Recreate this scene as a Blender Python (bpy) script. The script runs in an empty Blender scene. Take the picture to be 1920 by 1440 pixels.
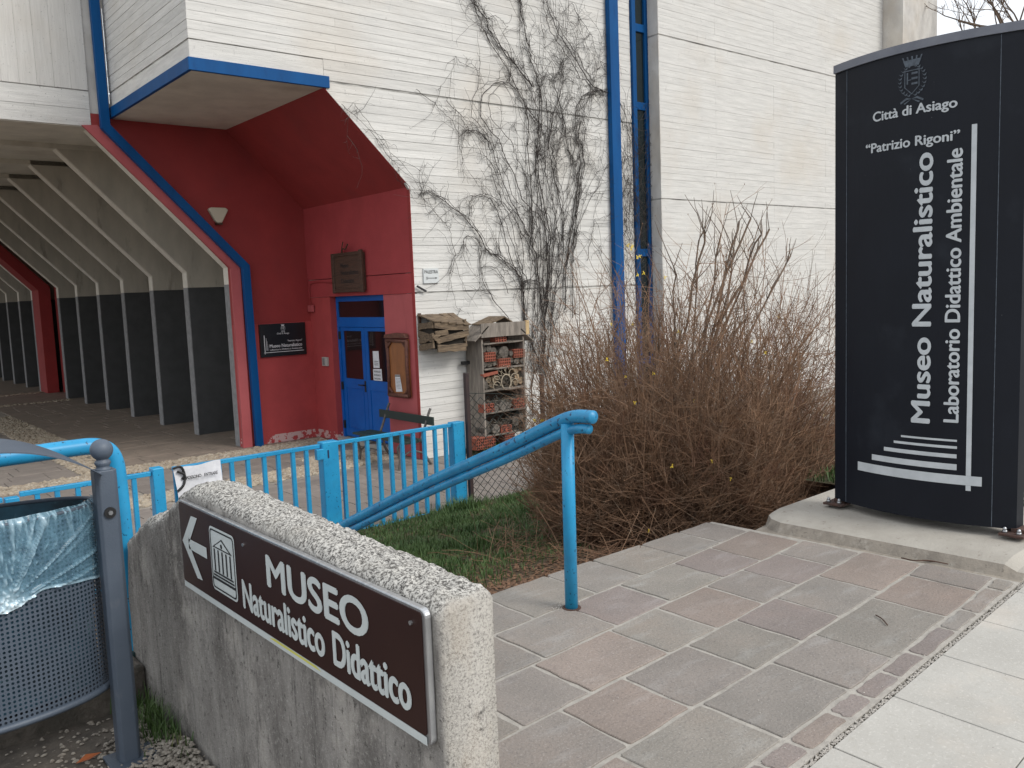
import bpy, math, random
import numpy as np
from mathutils import Vector, Matrix, noise
random.seed(7); rnd = random.random
def U(a, b): return a + (b-a)*random.random()
S = bpy.context.scene
COL = S.collection
# ------------------------------------------------------------------ camera, sky, sun, exposure
FPX, YAW, PIT, ROL, EYE = 1625.83, 0.692749136, 0.105610287, 0.0383783396, 1.6
fw = np.array([math.sin(YAW)*math.cos(PIT), math.cos(YAW)*math.cos(PIT), -math.sin(PIT)])
rt0 = np.array([math.cos(YAW), -math.sin(YAW), 0.0]); dn0 = np.cross(fw, rt0)
c_, s_ = math.cos(ROL), math.sin(ROL)
rt = c_*rt0 + s_*dn0; dn = -s_*rt0 + c_*dn0
cam = bpy.data.cameras.new('camera'); camo = bpy.data.objects.new('camera', cam); COL.objects.link(camo)
camo.matrix_world = Matrix(((rt[0], -dn[0], -fw[0], 0), (rt[1], -dn[1], -fw[1], 0), (rt[2], -dn[2], -fw[2], EYE), (0, 0, 0, 1)))
cam.sensor_width = 36; cam.lens = FPX/1920*36; cam.clip_start = .05; cam.clip_end = 1500
S.camera = camo
W = bpy.data.worlds.new('World'); S.world = W; W.use_nodes = True
nt = W.node_tree; nt.nodes.clear()
sky = nt.nodes.new('ShaderNodeTexSky'); sky.sky_type = 'NISHITA'; sky.sun_disc = False
sky.sun_elevation = math.radians(40); sky.sun_rotation = math.radians(160); sky.dust_density = 4; sky.air_density = 1.2
mx = nt.nodes.new('ShaderNodeMixRGB'); mx.inputs[0].default_value = .86; mx.inputs[2].default_value = (8.6, 8.9, 9.3, 1)   # even white cloud cover
bg = nt.nodes.new('ShaderNodeBackground'); bg.inputs[1].default_value = .094
ow = nt.nodes.new('ShaderNodeOutputWorld')
nt.links.new(sky.outputs[0], mx.inputs[1]); nt.links.new(mx.outputs[0], bg.inputs[0]); nt.links.new(bg.outputs[0], ow.inputs[0])
sl = bpy.data.lights.new('sun', 'SUN'); so = bpy.data.objects.new('sun', sl); COL.objects.link(so)
sl.energy = 1.35; sl.angle = math.radians(22); sl.color = (1, .97, .92)
sd = Vector((.34*math.cos(math.radians(40)), -.94*math.cos(math.radians(40)), math.sin(math.radians(40))))
so.rotation_euler = sd.to_track_quat('Z', 'Y').to_euler()
S.view_settings.view_transform = 'Standard'; S.view_settings.look = 'None'
S.view_settings.exposure = .60; S.view_settings.gamma = 1; S.view_settings.use_curve_mapping = False
S.cycles.max_bounces = 8; S.cycles.transparent_max_bounces = 16

def P(px, py, ax, val):          # where the sight line through a traced point meets a real plane
    r = fw + rt*(px-960)/FPX + dn*(py-720)/FPX
    i = 'xyz'.index(ax); o = (0, 0, EYE)
    t = (val-o[i])/r[i]
    return Vector((r[0]*t, r[1]*t, EYE + r[2]*t))
# ------------------------------------------------------------------ materials
def nodes(name):
    m = bpy.data.materials.new(name); m.use_nodes = True
    n = m.node_tree; b = n.nodes['Principled BSDF']; return m, n, b
def add(n, t, **k):
    x = n.nodes.new(t)
    for a, v in k.items():
        if a.startswith('i_'): x.inputs[int(a[2:])].default_value = v
        else: setattr(x, a, v)
    return x
def c4(c): return (c[0], c[1], c[2], 1)
def coords(n, st, obj=False):
    g = add(n, 'ShaderNodeTexCoord') if obj else add(n, 'ShaderNodeNewGeometry')
    mp = add(n, 'ShaderNodeMapping'); mp.inputs['Scale'].default_value = st
    n.links.new(g.outputs['Object' if obj else 'Position'], mp.inputs[0]); return mp.outputs[0]
def noise_f(n, st, scale, detail=5, rough=.6, obj=False, lo=.35, hi=.65):
    t = add(n, 'ShaderNodeTexNoise'); t.inputs['Scale'].default_value = scale
    t.inputs['Detail'].default_value = detail; t.inputs['Roughness'].default_value = rough
    n.links.new(coords(n, st, obj), t.inputs[0])
    r = add(n, 'ShaderNodeMapRange', i_1=lo, i_2=hi); n.links.new(t.outputs[0], r.inputs[0]); return r.outputs[0]
def mix(n, f, a, b, fs=1.0):
    x = add(n, 'ShaderNodeMixRGB')
    if fs != 1.0:
        q = add(n, 'ShaderNodeMath', operation='MULTIPLY', i_1=fs); n.links.new(f, q.inputs[0]); f = q.outputs[0]
    n.links.new(f, x.inputs[0])
    for i, v in ((1, a), (2, b)):
        if isinstance(v, tuple): x.inputs[i].default_value = c4(v)
        else: n.links.new(v, x.inputs[i])
    return x.outputs[0]
def bump(n, b, src, dist, strength=1.0):
    u = add(n, 'ShaderNodeBump'); u.inputs['Distance'].default_value = dist; u.inputs['Strength'].default_value = strength
    n.links.new(src, u.inputs['Height']); n.links.new(u.outputs[0], b.inputs['Normal'])
def M(name, c1, c2=None, scale=6, st=(1, 1, 1), rough=.8, layers=(), bmp=None, metal=0, rand=0, spec=.5, obj=False):
    """base colour c1..c2 by noise; layers=(colour, scale, stretch, lo, hi, amount); bmp=(scale, stretch, distance)"""
    m, n, b = nodes(name)
    f = noise_f(n, st, scale, obj=obj)
    col = mix(n, f, c1, c2 or tuple(v*.8 for v in c1))
    for (lc, ls, lst, lo, hi, am) in layers:
        col = mix(n, noise_f(n, lst, ls, lo=lo, hi=hi, obj=obj), col, lc, am)
    if rand:
        oi = add(n, 'ShaderNodeObjectInfo'); mr = add(n, 'ShaderNodeMapRange', i_3=1-rand, i_4=1+rand)
        n.links.new(oi.outputs['Random'], mr.inputs[0])
        hs = add(n, 'ShaderNodeHueSaturation'); n.links.new(col, hs.inputs['Color']); n.links.new(mr.outputs[0], hs.inputs['Value'])
        col = hs.outputs[0]
    n.links.new(col, b.inputs['Base Color'])
    b.inputs['Roughness'].default_value = rough; b.inputs['Metallic'].default_value = metal
    b.inputs['Specular IOR Level'].default_value = spec
    if bmp: bump(n, b, noise_f(n, bmp[1], bmp[0], lo=0, hi=1, obj=obj), bmp[2])
    return m
def solid(name, c, rough=.6, metal=0, spec=.5):
    m, n, b = nodes(name); b.inputs['Base Color'].default_value = c4(c)
    b.inputs['Roughness'].default_value = rough; b.inputs['Metallic'].default_value = metal; b.inputs['Specular IOR Level'].default_value = spec
    return m
mats = {}
def board_mat(name, light, dark, stain, rand=.05, axis='Z'):
    """board-marked concrete: streaks along the board, grime sitting in the edge of each board imprint"""
    m, n, b = nodes(name)
    st = (.6, 1, 9) if axis == 'Z' else (9, 9, .6)
    col = mix(n, noise_f(n, st, 2.2, 8, .7), light, dark)
    col = mix(n, noise_f(n, (1, 1, 1), .55, 4, .6, lo=.5, hi=.72), col, stain, .5)
    col = mix(n, noise_f(n, (1, 1, .5), 14, 6, .7, lo=.62, hi=.74), col, tuple(v*.5 for v in dark), .5)
    col = mix(n, noise_f(n, (1, 1, 1), 42, 2, .5, lo=.7, hi=.74), col, tuple(v*.3 for v in dark), .6)
    oi = add(n, 'ShaderNodeObjectInfo'); mr = add(n, 'ShaderNodeMapRange', i_3=1-rand, i_4=1+rand)
    n.links.new(oi.outputs['Random'], mr.inputs[0])
    hs = add(n, 'ShaderNodeHueSaturation'); n.links.new(col, hs.inputs['Color']); n.links.new(mr.outputs[0], hs.inputs['Value'])
    n.links.new(hs.outputs[0], b.inputs['Base Color']); b.inputs['Roughness'].default_value = .9; b.inputs['Specular IOR Level'].default_value = .25
    bump(n, b, noise_f(n, st, 9, 6, .7, lo=0, hi=1), .006)
    return m
CON = board_mat('board_marked_concrete', (.70, .69, .66), (.56, .553, .53), (.58, .53, .46))
CONJ = M('joint_grime', (.17, .165, .155), (.55, .54, .51), 5, (.6, 1, 5), .95)
CONP = M('plain_concrete', (.66, .64, .6), (.5, .48, .45), 3, (1, 1, .6), .9, [((.45, .36, .25), .7, (1, 1, 1), .5, .75, .5), ((.2, .19, .17), 20, (1, 1, .4), .64, .75, .5)], (30, (1, 1, 1), .002))
SOF = M('soffit_plaster', (.62, .58, .50), (.52, .485, .42), 2.5, (1, 1, 1), .92, [((.25, .2, .15), 1.2, (1, 1, 1), .55, .8, .45)], (25, (1, 1, 1), .002))
RIBC = M('rib_concrete', (.50, .46, .39), (.40, .37, .315), 3, (1, 1, .3), .92, [((.1, .09, .07), 5, (1, 1, .25), .6, .75, .5)], (30, (1, 1, 1), .002))
RIBE = M('rib_edge_concrete', (.74, .70, .62), (.64, .60, .53), 8, (1, 1, 1), .92)
RIBD = M('rib_dark_paint', (.062, .064, .066), (.048, .05, .052), 4, (1, 1, 1), .75, [((.12, .12, .12), 9, (1, 1, .4), .66, .75, .4)])
RIBG = M('rib_edge_grey_paint', (.27, .27, .275), (.20, .202, .208), 10, (1, 1, 1), .8, [((.4, .4, .38), 26, (1, 1, 1), .68, .72, .5)])
RED = M('red_wall_paint', (.31, .033, .032), (.265, .028, .028), 2.2, (1, 1, 1), .75, [((.22, .035, .035), 1.4, (1, 1, .5), .5, .8, .5), ((.45, .14, .13), 40, (1, 1, 1), .7, .75, .3)], (18, (1, 1, 3), .003))
REDS = M('side_wall_red_paint', (.38, .048, .053), (.33, .04, .045), 2.2, (1, 1, 1), .75, [((.25, .035, .035), 1.4, (1, 1, .5), .5, .8, .5)], (18, (1, 1, 3), .003))
REDL = M('lighter_red_wall_paint', (.44, .095, .10), (.385, .08, .085), 2.2, (1, 1, 1), .7, [((.25, .045, .05), 3, (1, 1, .3), .6, .8, .4)], (20, (1, 1, 1), .002))
def peel_mat():   # red paint flaked to plaster along the foot of the wall
    m, n, b = nodes('flaking_red_paint')
    col = mix(n, noise_f(n, (1, 1, 1), 2.2), (.42, .058, .058), (.35, .047, .048))
    g = add(n, 'ShaderNodeNewGeometry'); sp = add(n, 'ShaderNodeSeparateXYZ'); n.links.new(g.outputs['Position'], sp.inputs[0])
    mr = add(n, 'ShaderNodeMapRange', i_1=-.5, i_2=-.95); n.links.new(sp.outputs[2], mr.inputs[0])
    nf = noise_f(n, (1, 1, 1), 9, 5, .6, lo=.47, hi=.52)
    mu = add(n, 'ShaderNodeMath', operation='MULTIPLY'); n.links.new(mr.outputs[0], mu.inputs[0]); n.links.new(nf, mu.inputs[1])
    st = add(n, 'ShaderNodeMath', operation='GREATER_THAN', i_1=.66); n.links.new(mu.outputs[0], st.inputs[0])
    col = mix(n, st.outputs[0], col, (.55, .38, .36))
    n.links.new(col, b.inputs['Base Color']); b.inputs['Roughness'].default_value = .8; return m
PEEL = peel_mat()
BLUE = M('blue_gloss_paint', (.002, .074, .235), (.002, .058, .19), 3, (1, 1, .3), .45, [((.002, .02, .1), 12, (1, 1, .3), .62, .8, .5)], spec=.15)
DOORB = M('door_blue_paint', (.003, .11, .43), (.002, .09, .37), 3, (1, 1, 1), .42, spec=.3)
CHIP = [((.012, .03, .07), 44, (1, 1, 1), .635, .66, .9), ((.03, .2, .38), 7, (1, 1, 1), .5, .75, .5), ((.3, .28, .3), 90, (1, 1, 1), .74, .76, .5)]
CYAN = M('worn_cyan_paint', (.028, .31, .56), (.02, .25, .48), 4, (1, 1, 1), .38, CHIP, spec=.35)
CYAND = M('worn_cyan_rail_paint', (.02, .27, .50), (.015, .20, .40), 9, (1, 1, 1), .4, [((.01, .02, .06), 38, (1, 1, 1), .60, .64, .9), ((.02, .13, .3), 10, (1, 1, 1), .52, .7, .6)])
TOT = M('dark_navy_enamel', (.0060, .0076, .0125), (.0078, .0100, .016), 2, (1, 1, 1), .5, [((.05, .06, .075), 2.5, (1, 1, 1), .58, .85, .3), ((.25, .26, .28), 70, (1, 1, .7), .745, .76, .7)], spec=.22)
TCAP = M('grey_metal_cap', (.17, .18, .21), (.13, .14, .17), 6, (1, 1, 1), .45)
SIL = M('silver_film', (.52, .55, .57), (.45, .48, .50), 12, (1, 1, 1), .5)
SILF = M('faded_silver_print', (.10, .125, .155), (.055, .068, .085), 40, (1, 1, 1), .7)
SLAB = M('porphyry_flagstone', (.258, .228, .204), (.212, .19, .17), 2.6, (1, 1, 1), .8, [((.27, .215, .18), 1.9, (1, 1, 1), .5, .7, .45), ((.32, .305, .29), 6, (.5, 1.6, 1), .54, .72, .6), ((.15, .135, .13), 9, (1, 1, 1), .56, .72, .35), ((.13, .12, .115), 75, (1, 1, 1), .55, .65, .5), ((.36, .34, .32), 110, (1, 1, 1), .56, .66, .5), ((.6, .58, .55), 130, (1, 1, 1), .70, .72, .8)], (70, (1, 1, 1), .005), rand=.09)
def tint(base, name, mul):
    m = base.copy(); m.name = name
    for nd in m.node_tree.nodes:
        if nd.type == 'MIX_RGB':
            for i in (1, 2):
                if not nd.inputs[i].is_linked:
                    v = nd.inputs[i].default_value; nd.inputs[i].default_value = (v[0]*mul[0], v[1]*mul[1], v[2]*mul[2], 1)
    return m
SLABS = [SLAB, tint(SLAB, 'porphyry_flagstone_greenish', (.985, 1.01, .99)), tint(SLAB, 'porphyry_flagstone_reddish', (1.04, .97, .94)), tint(SLAB, 'porphyry_flagstone_violet', (.91, .87, .89)), tint(SLAB, 'porphyry_flagstone_grey', (.99, 1.01, 1.01))]
MORT = M('pale_mortar', (.40, .375, .335), (.31, .29, .26), 20, (1, 1, 1), .95, [((.16, .14, .12), 9, (1, 1, 1), .6, .75, .6)], (80, (1, 1, 1), .004))
SIDE = M('pale_pavement_slab', (.44, .425, .39), (.385, .37, .338), 3, (1, 1, 1), .85, [((.36, .34, .30), 34, (1, 1, 1), .54, .68, .55), ((.56, .54, .50), 70, (1, 1, 1), .56, .66, .5), ((.14, .13, .12), 85, (1, 1, 1), .675, .70, .8), ((.66, .56, .46), 2, (1, 1, 1), .55, .8, .3)], (90, (1, 1, 1), .002), rand=.03)
CURB = M('cast_kerb_concrete', (.41, .385, .34), (.34, .315, .275), 4, (1, 1, 1), .92, [((.2, .17, .14), 22, (1, 1, 1), .62, .7, .6)], (60, (1, 1, 1), .004))
PAV = M('courtyard_paver', (.235, .205, .18), (.19, .165, .148), 3, (1, 1, 1), .85, [((.3, .27, .24), 8, (1, 1, 1), .58, .75, .4)], (50, (1, 1, 1), .003), rand=.12)
PAVD = M('portico_paver', (.26, .21, .17), (.20, .165, .135), 3, (1, 1, 1), .8, [((.28, .24, .2), 4, (.5, 1, 1), .58, .8, .4)], (50, (1, 1, 1), .003))
PEB = M('river_pebble', (.40, .345, .265), (.25, .20, .15), 9, (1, 1, 1), .85, [((.5, .47, .42), 20, (1, 1, 1), .55, .65, .6), ((.1, .08, .055), 5, (1, 1, 1), .58, .75, .5)])
DIRT = M('brown_soil', (.10, .068, .042), (.055, .038, .025), 8, (1, 1, 1), .97, [((.19, .13, .08), 40, (1, 1, 1), .55, .65, .6)], (30, (1, 1, 1), .01))
GRAS = M('lawn_soil', (.035, .05, .018), (.07, .055, .028), 4, (1, 1, 1), .97, (), (30, (1, 1, 1), .01))
BLADE = M('grass_blade', (.072, .128, .03), (.04, .085, .019), 3.5, (1, 1, 1), .6, [((.17, .15, .06), 6, (1, 1, 1), .6, .7, .6)])
LEAF = M('dead_leaf', (.20, .105, .055), (.09, .052, .032), 25, (1, 1, 1), .85, [((.32, .23, .16), 30, (1, 1, 1), .62, .66, .8)])
TWIG = M('bush_twig_bark', (.27, .155, .088), (.125, .074, .046), 7, (1, 1, 1), .8, [((.27, .21, .15), 16, (1, 1, 1), .58, .66, .7), ((.16, .06, .035), 3, (1, 1, 1), .55, .7, .5)])
BRAN = M('bush_branch_bark', (.15, .105, .072), (.07, .05, .038), 20, (1, 1, .4), .85)
RTWIG = M('red_twig_bark', (.26, .08, .075), (.16, .06, .055), 9, (1, 1, 1), .8)
VINE = M('vine_bark', (.022, .017, .016), (.045, .035, .03), 8, (1, 1, 1), .85, [((.13, .1, .08), 20, (1, 1, 1), .64, .7, .6)])
YEL = solid('yellow_blossom', (.75, .55, .04), .6)
BIN = M('grey_blue_bin_enamel', (.08, .102, .135), (.064, .084, .114), 5, (1, 1, 1), .5, [((.14, .15, .17), 30, (1, 1, .5), .62, .75, .3)], (160, (1, 1, 1), .001))
RUBB = solid('black_rubber', (.012, .012, .013), .5)
STEEL = M('galvanised_steel', (.45, .46, .47), (.33, .34, .35), 40, (1, 1, 1), .35, (), None, .8)
ALU = M('brushed_aluminium', (.56, .57, .58), (.42, .43, .45), 14, (1, 6, 1), .32, (), None, .85)
SBRN = M('brown_sign_enamel', (.036, .0145, .0115), (.030, .012, .0100), 5, (1, 1, 1), .4, [((.12, .09, .08), 60, (1, 1, 1), .74, .76, .5)], spec=.25)
SWHT = M('white_sign_film', (.60, .64, .63), (.54, .58, .57), 9, (1, 1, 1), .45, [((.32, .34, .34), 60, (1, 1, 1), .66, .75, .3)])
SYEL = solid('faded_yellow_streak', (.62, .60, .12), .6)
BLK = solid('black_print', (.015, .015, .016), .6)
PLQ = solid('black_plaque', (.008, .010, .012), .35)
PLW = solid('plaque_white_print', (.62, .63, .64), .5)
PAPER = M('white_paper', (.72, .73, .76), (.62, .63, .67), 20, (1, 1, 1), .7)
LAMP = solid('cream_lamp_plastic', (.52, .48, .37), .5)
WOODD = M('dark_stained_wood', (.082, .040, .024), (.05, .026, .016), 14, (1, .3, 3), .6, (), (30, (1, .3, 5), .004))
WOODO = M('varnished_plywood', (.29, .105, .028), (.22, .08, .022), 9, (1, 2, .5), .45)
WOODB = M('red_brown_bark_frame', (.15, .055, .035), (.09, .035, .024), 25, (1, 1, 1), .7, (), (40, (1, 1, 1), .008))
WOODG = M('weathered_grey_board', (.27, .235, .20), (.15, .13, .11), 9, (2, 2, .35), .9, [((.07, .06, .05), 10, (2, 2, .3), .6, .7, .6)], (30, (3, 3, .4), .004))
WOODH = M('weathered_bark_board', (.20, .145, .092), (.085, .06, .04), 12, (.5, 2, 4), .9, [((.05, .035, .025), 12, (.4, 2, 5), .58, .66, .7)], (22, (.5, 2, 4), .012))
WOODP = M('pale_fresh_wood', (.52, .38, .2), (.42, .30, .16), 12, (2, 2, .4), .8)
LOGE = M('sawn_log_end', (.36, .26, .16), (.16, .12, .08), 30, (1, 1, 1), .85, [((.07, .055, .04), 14, (1, 1, 1), .55, .68, .7)], None, 0, .25)
LOGD = M('grey_log_end', (.15, .13, .11), (.06, .052, .045), 30, (1, 1, 1), .9, (), (40, (1, 1, 1), .006), 0, .3)
BRK = M('terracotta_brick', (.30, .085, .05), (.23, .065, .04), 14, (1, 1, 1), .85, (), None, 0, .12)
BENCH = M('dark_green_bench_paint', (.012, .030, .026), (.009, .022, .019), 5, (1, 1, 1), .5)
IRON = M('bare_cast_iron', (.11, .10, .092), (.07, .062, .056), 14, (1, 1, 1), .6, [((.2, .19, .17), 9, (1, 1, 1), .55, .7, .5)])
WIRE = solid('dark_green_wire', (.010, .017, .015), .6)
POSTM = M('dark_fence_post_paint', (.026, .016, .018), (.04, .022, .02), 9, (1, 1, 1), .6)
RUST = M('rusty_steel_plate', (.085, .04, .028), (.05, .03, .025), 20, (1, 1, 1), .8)
def wall_mat():   # rough old cast concrete, pale lichen-speckled top and streaked grey face
    m, n, b = nodes('lichen_speckled_concrete')
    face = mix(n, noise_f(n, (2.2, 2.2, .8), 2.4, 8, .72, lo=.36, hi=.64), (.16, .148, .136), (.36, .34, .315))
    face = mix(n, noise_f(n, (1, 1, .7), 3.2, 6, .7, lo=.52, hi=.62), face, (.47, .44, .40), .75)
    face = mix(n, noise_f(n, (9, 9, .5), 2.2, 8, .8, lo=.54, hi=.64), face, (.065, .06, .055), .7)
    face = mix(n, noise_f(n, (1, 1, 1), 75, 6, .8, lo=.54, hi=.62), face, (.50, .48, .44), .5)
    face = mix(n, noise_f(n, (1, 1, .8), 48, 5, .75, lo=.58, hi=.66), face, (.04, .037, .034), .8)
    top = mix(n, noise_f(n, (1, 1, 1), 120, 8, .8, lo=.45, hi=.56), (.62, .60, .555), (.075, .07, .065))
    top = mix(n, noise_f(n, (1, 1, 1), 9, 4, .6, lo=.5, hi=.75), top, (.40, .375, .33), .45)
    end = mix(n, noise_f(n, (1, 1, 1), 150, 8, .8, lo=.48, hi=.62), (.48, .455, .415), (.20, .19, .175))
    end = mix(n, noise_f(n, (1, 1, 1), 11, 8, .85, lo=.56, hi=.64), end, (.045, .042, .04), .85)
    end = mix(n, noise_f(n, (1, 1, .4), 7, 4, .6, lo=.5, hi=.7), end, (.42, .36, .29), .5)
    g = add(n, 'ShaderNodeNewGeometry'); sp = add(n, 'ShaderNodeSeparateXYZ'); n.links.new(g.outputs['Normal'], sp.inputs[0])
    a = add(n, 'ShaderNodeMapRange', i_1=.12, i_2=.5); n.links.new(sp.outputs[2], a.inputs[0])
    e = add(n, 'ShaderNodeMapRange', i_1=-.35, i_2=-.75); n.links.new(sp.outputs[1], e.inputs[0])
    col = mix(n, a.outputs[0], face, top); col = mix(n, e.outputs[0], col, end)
    n.links.new(col, b.inputs['Base Color']); b.inputs['Roughness'].default_value = .95; b.inputs['Specular IOR Level'].default_value = .2
    bump(n, b, noise_f(n, (1, 1, 1), 110, 5, .7, lo=0, hi=1), .006)
    return m
SWALL = wall_mat()
def glass_mat(name, c=(.01, .012, .014), r=.06):
    return solid(name, c, r, 0, .6)
GLASS = glass_mat('dark_window_glass', (.012, .02, .022), .08)
DGLASS = glass_mat('door_glass', (.022, .012, .012), .05)
def bag_mat():
    m, n, b = nodes('thin_blue_plastic')
    b.inputs['Base Color'].default_value = (.26, .56, .74, 1); b.inputs['Roughness'].default_value = .16
    b.inputs['Specular IOR Level'].default_value = .8
    at0 = add(n, 'ShaderNodeAttribute'); at0.attribute_name = 'fold'; n.links.new(mix(n, at0.outputs['Fac'], (.30, .58, .75), (.80, .92, .98)), b.inputs['Base Color'])
    tr = add(n, 'ShaderNodeBsdfTransparent'); tr.inputs[0].default_value = (.72, .86, .93, 1)
    ms = add(n, 'ShaderNodeMixShader'); at = add(n, 'ShaderNodeAttribute'); at.attribute_name = 'fold'
    nf = noise_f(n, (1, 1, 1), 24, 4, .6, lo=.3, hi=.8)
    ma = add(n, 'ShaderNodeMath', operation='MULTIPLY_ADD', i_1=.26, i_2=.10); n.links.new(nf, ma.inputs[0])
    ad = add(n, 'ShaderNodeMath', operation='ADD'); ad.use_clamp = True; n.links.new(ma.outputs[0], ad.inputs[0]); n.links.new(at.outputs['Fac'], ad.inputs[1])
    n.links.new(ad.outputs[0], ms.inputs[0]); n.links.new(tr.outputs[0], ms.inputs[1]); n.links.new(b.outputs[0], ms.inputs[2])
    n.links.new(ms.outputs[0], n.nodes['Material Output'].inputs[0]); return m
BAG = bag_mat()
# ------------------------------------------------------------------ mesh helpers
ORG = {}
class MB:
    def __init__(s): s.v = []; s.f = []; s.mi = []
    def addm(s, vs, fs, mi=0):
        o = len(s.v); s.v.extend([tuple(v) for v in vs]); s.f.extend([tuple(i+o for i in f) for f in fs]); s.mi.extend([mi]*len(fs)); return s
    def box(s, x0, x1, y0, y1, z0, z1, mi=0):
        return s.addm([(x0, y0, z0), (x1, y0, z0), (x1, y1, z0), (x0, y1, z0), (x0, y0, z1), (x1, y0, z1), (x1, y1, z1), (x0, y1, z1)],
               [(0, 3, 2, 1), (4, 5, 6, 7), (0, 1, 5, 4), (1, 2, 6, 5), (2, 3, 7, 6), (3, 0, 4, 7)], mi)
    def obox(s, a, b, w, h, up=(0, 0, 1), mi=0):      # bar from a to b, w wide, h high
        a = Vector(a); b = Vector(b); d = (b-a).normalized(); up = Vector(up)
        r = d.cross(up).normalized()*w/2; u = r.cross(d).normalized()*h/2
        return s.addm([a-r-u, a+r-u, a+r+u, a-r+u, b-r-u, b+r-u, b+r+u, b-r+u],
               [(0, 3, 2, 1)[::-1], (4, 5, 6, 7)[::-1], (0, 1, 5, 4)[::-1], (1, 2, 6, 5)[::-1], (2, 3, 7, 6)[::-1], (3, 0, 4, 7)[::-1]], mi)
    def poly(s, pts, ax, a, b, mi=0):                 # prism of a 2-D outline along axis ax
        n = len(pts)
        def q(p, t): return {'x': (t, p[0], p[1]), 'y': (p[0], t, p[1]), 'z': (p[0], p[1], t)}[ax]
        vs = [q(p, a) for p in pts] + [q(p, b) for p in pts]
        fs = [tuple(range(n)), tuple(range(2*n-1, n-1, -1))] + [(i, i+n, (i+1) % n+n, (i+1) % n) for i in range(n)]
        return s.addm(vs, fs, mi)
    def tube(s, pts, r, sides=6, caps=True, mi=0):
        pts = [Vector(p) for p in pts]; n = len(pts)
        if not hasattr(r, '__len__'): r = [r]*n
        t = (pts[1]-pts[0]).normalized(); u = t.orthogonal().normalized(); vs = []; fs = []
        for i in range(n):
            t2 = (pts[min(i+1, n-1)]-pts[max(i-1, 0)]).normalized()
            u = (u - t2*u.dot(t2))
            u = u.normalized() if u.length > 1e-6 else t2.orthogonal().normalized()
            w = t2.cross(u)
            for k in range(sides):
                a = 2*math.pi*k/sides; vs.append(pts[i] + (u*math.cos(a)+w*math.sin(a))*r[i])
        for i in range(n-1):
            for k in range(sides):
                k2 = (k+1) % sides; fs.append((i*sides+k, i*sides+k2, (i+1)*sides+k2, (i+1)*sides+k))
        if caps: fs.append(tuple(range(sides))[::-1]); fs.append(tuple((n-1)*sides+k for k in range(sides)))
        return s.addm(vs, fs, mi)
    def lathe(s, prof, c, sides=20, mi=0):            # prof = [(r, z)]
        vs = []; fs = []
        for r, z in prof:
            for k in range(sides):
                a = 2*math.pi*k/sides; vs.append((c[0]+r*math.cos(a), c[1]+r*math.sin(a), c[2]+z))
        for i in range(len(prof)-1):
            for k in range(sides):
                k2 = (k+1) % sides; fs.append((i*sides+k, i*sides+k2, (i+1)*sides+k2, (i+1)*sides+k))
        fs.append(tuple(range(sides))[::-1]); fs.append(tuple((len(prof)-1)*sides+k for k in range(sides)))
        return s.addm(vs, fs, mi)
    def build(s, name, mat, parent=None, loc=None, smooth=False, bevel=0, kind=None, label=None, auto=False):
        org = ORG[parent] if parent is not None else Vector(loc if loc is not None else (0, 0, 0))
        me = bpy.data.meshes.new(name)
        me.from_pydata([(v[0]-org.x, v[1]-org.y, v[2]-org.z) for v in s.v], [], s.f)
        for m in (mat if isinstance(mat, (list, tuple)) else [mat]): me.materials.append(m)
        if any(s.mi): me.polygons.foreach_set('material_index', s.mi)
        if smooth: me.polygons.foreach_set('use_smooth', [True]*len(s.f))
        me.update()
        o = bpy.data.objects.new(name, me); COL.objects.link(o); ORG[o] = org
        if parent is not None: o.parent = parent
        else: o.location = org
        if bevel:
            bv = o.modifiers.new('b', 'BEVEL'); bv.width = bevel; bv.segments = 2; bv.limit_method = 'ANGLE'
        if kind: o['kind'] = kind
        if label: o['label'] = label
        return o
def tag(o, label, cat, group=None):
    o['label'] = label; o['category'] = cat
    if group: o['group'] = group
    return o
def thing(name, label, cat, loc, group=None):
    o = bpy.data.objects.new(name, None); COL.objects.link(o); o.location = loc; ORG[o] = Vector(loc); o.empty_display_size = .1
    return tag(o, label, cat, group)
def struct(o): o['kind'] = 'structure'; return o
def copy_at(o, d, parent, name=None):
    c = o.copy(); COL.objects.link(c); c.parent = parent; c.location = Vector(o.location)+Vector(d)
    ORG[c] = ORG[o]; return c
def chaikin(pts, n=2):
    pts = [Vector(p) for p in pts]
    for _ in range(n):
        q = [pts[0]]
        for a, b in zip(pts, pts[1:]): q += [a*.75+b*.25, a*.25+b*.75]
        pts = q+[pts[-1]]
    return pts
DG = None
def text_mb(body, w=None, h=None, fat=.0, spacing=1.0):
    """flat lettering as triangles in the unit plane: returns verts (x, y), faces, width and height"""
    cu = bpy.data.curves.new('t', 'FONT'); cu.body = body; cu.size = 1; cu.offset = fat; cu.space_character = spacing; cu.resolution_u = 5
    ob = bpy.data.objects.new('t', cu); COL.objects.link(ob)
    dg = bpy.context.evaluated_depsgraph_get(); dg.update()
    me = bpy.data.meshes.new_from_object(ob.evaluated_get(dg))
    vs = [(v.co.x, v.co.y) for v in me.vertices]; fs = [tuple(p.vertices) for p in me.polygons]
    bpy.data.objects.remove(ob); bpy.data.curves.remove(cu); bpy.data.meshes.remove(me)
    x0 = min(v[0] for v in vs); x1 = max(v[0] for v in vs)
    sx = (w/(x1-x0)) if w else 1; sy = (h/.73) if h else sx      # h = capital height
    if h and not w: sx = sy
    return [((v[0]-x0)*sx, v[1]*sy) for v in vs], fs, (x1-x0)*sx
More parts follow.
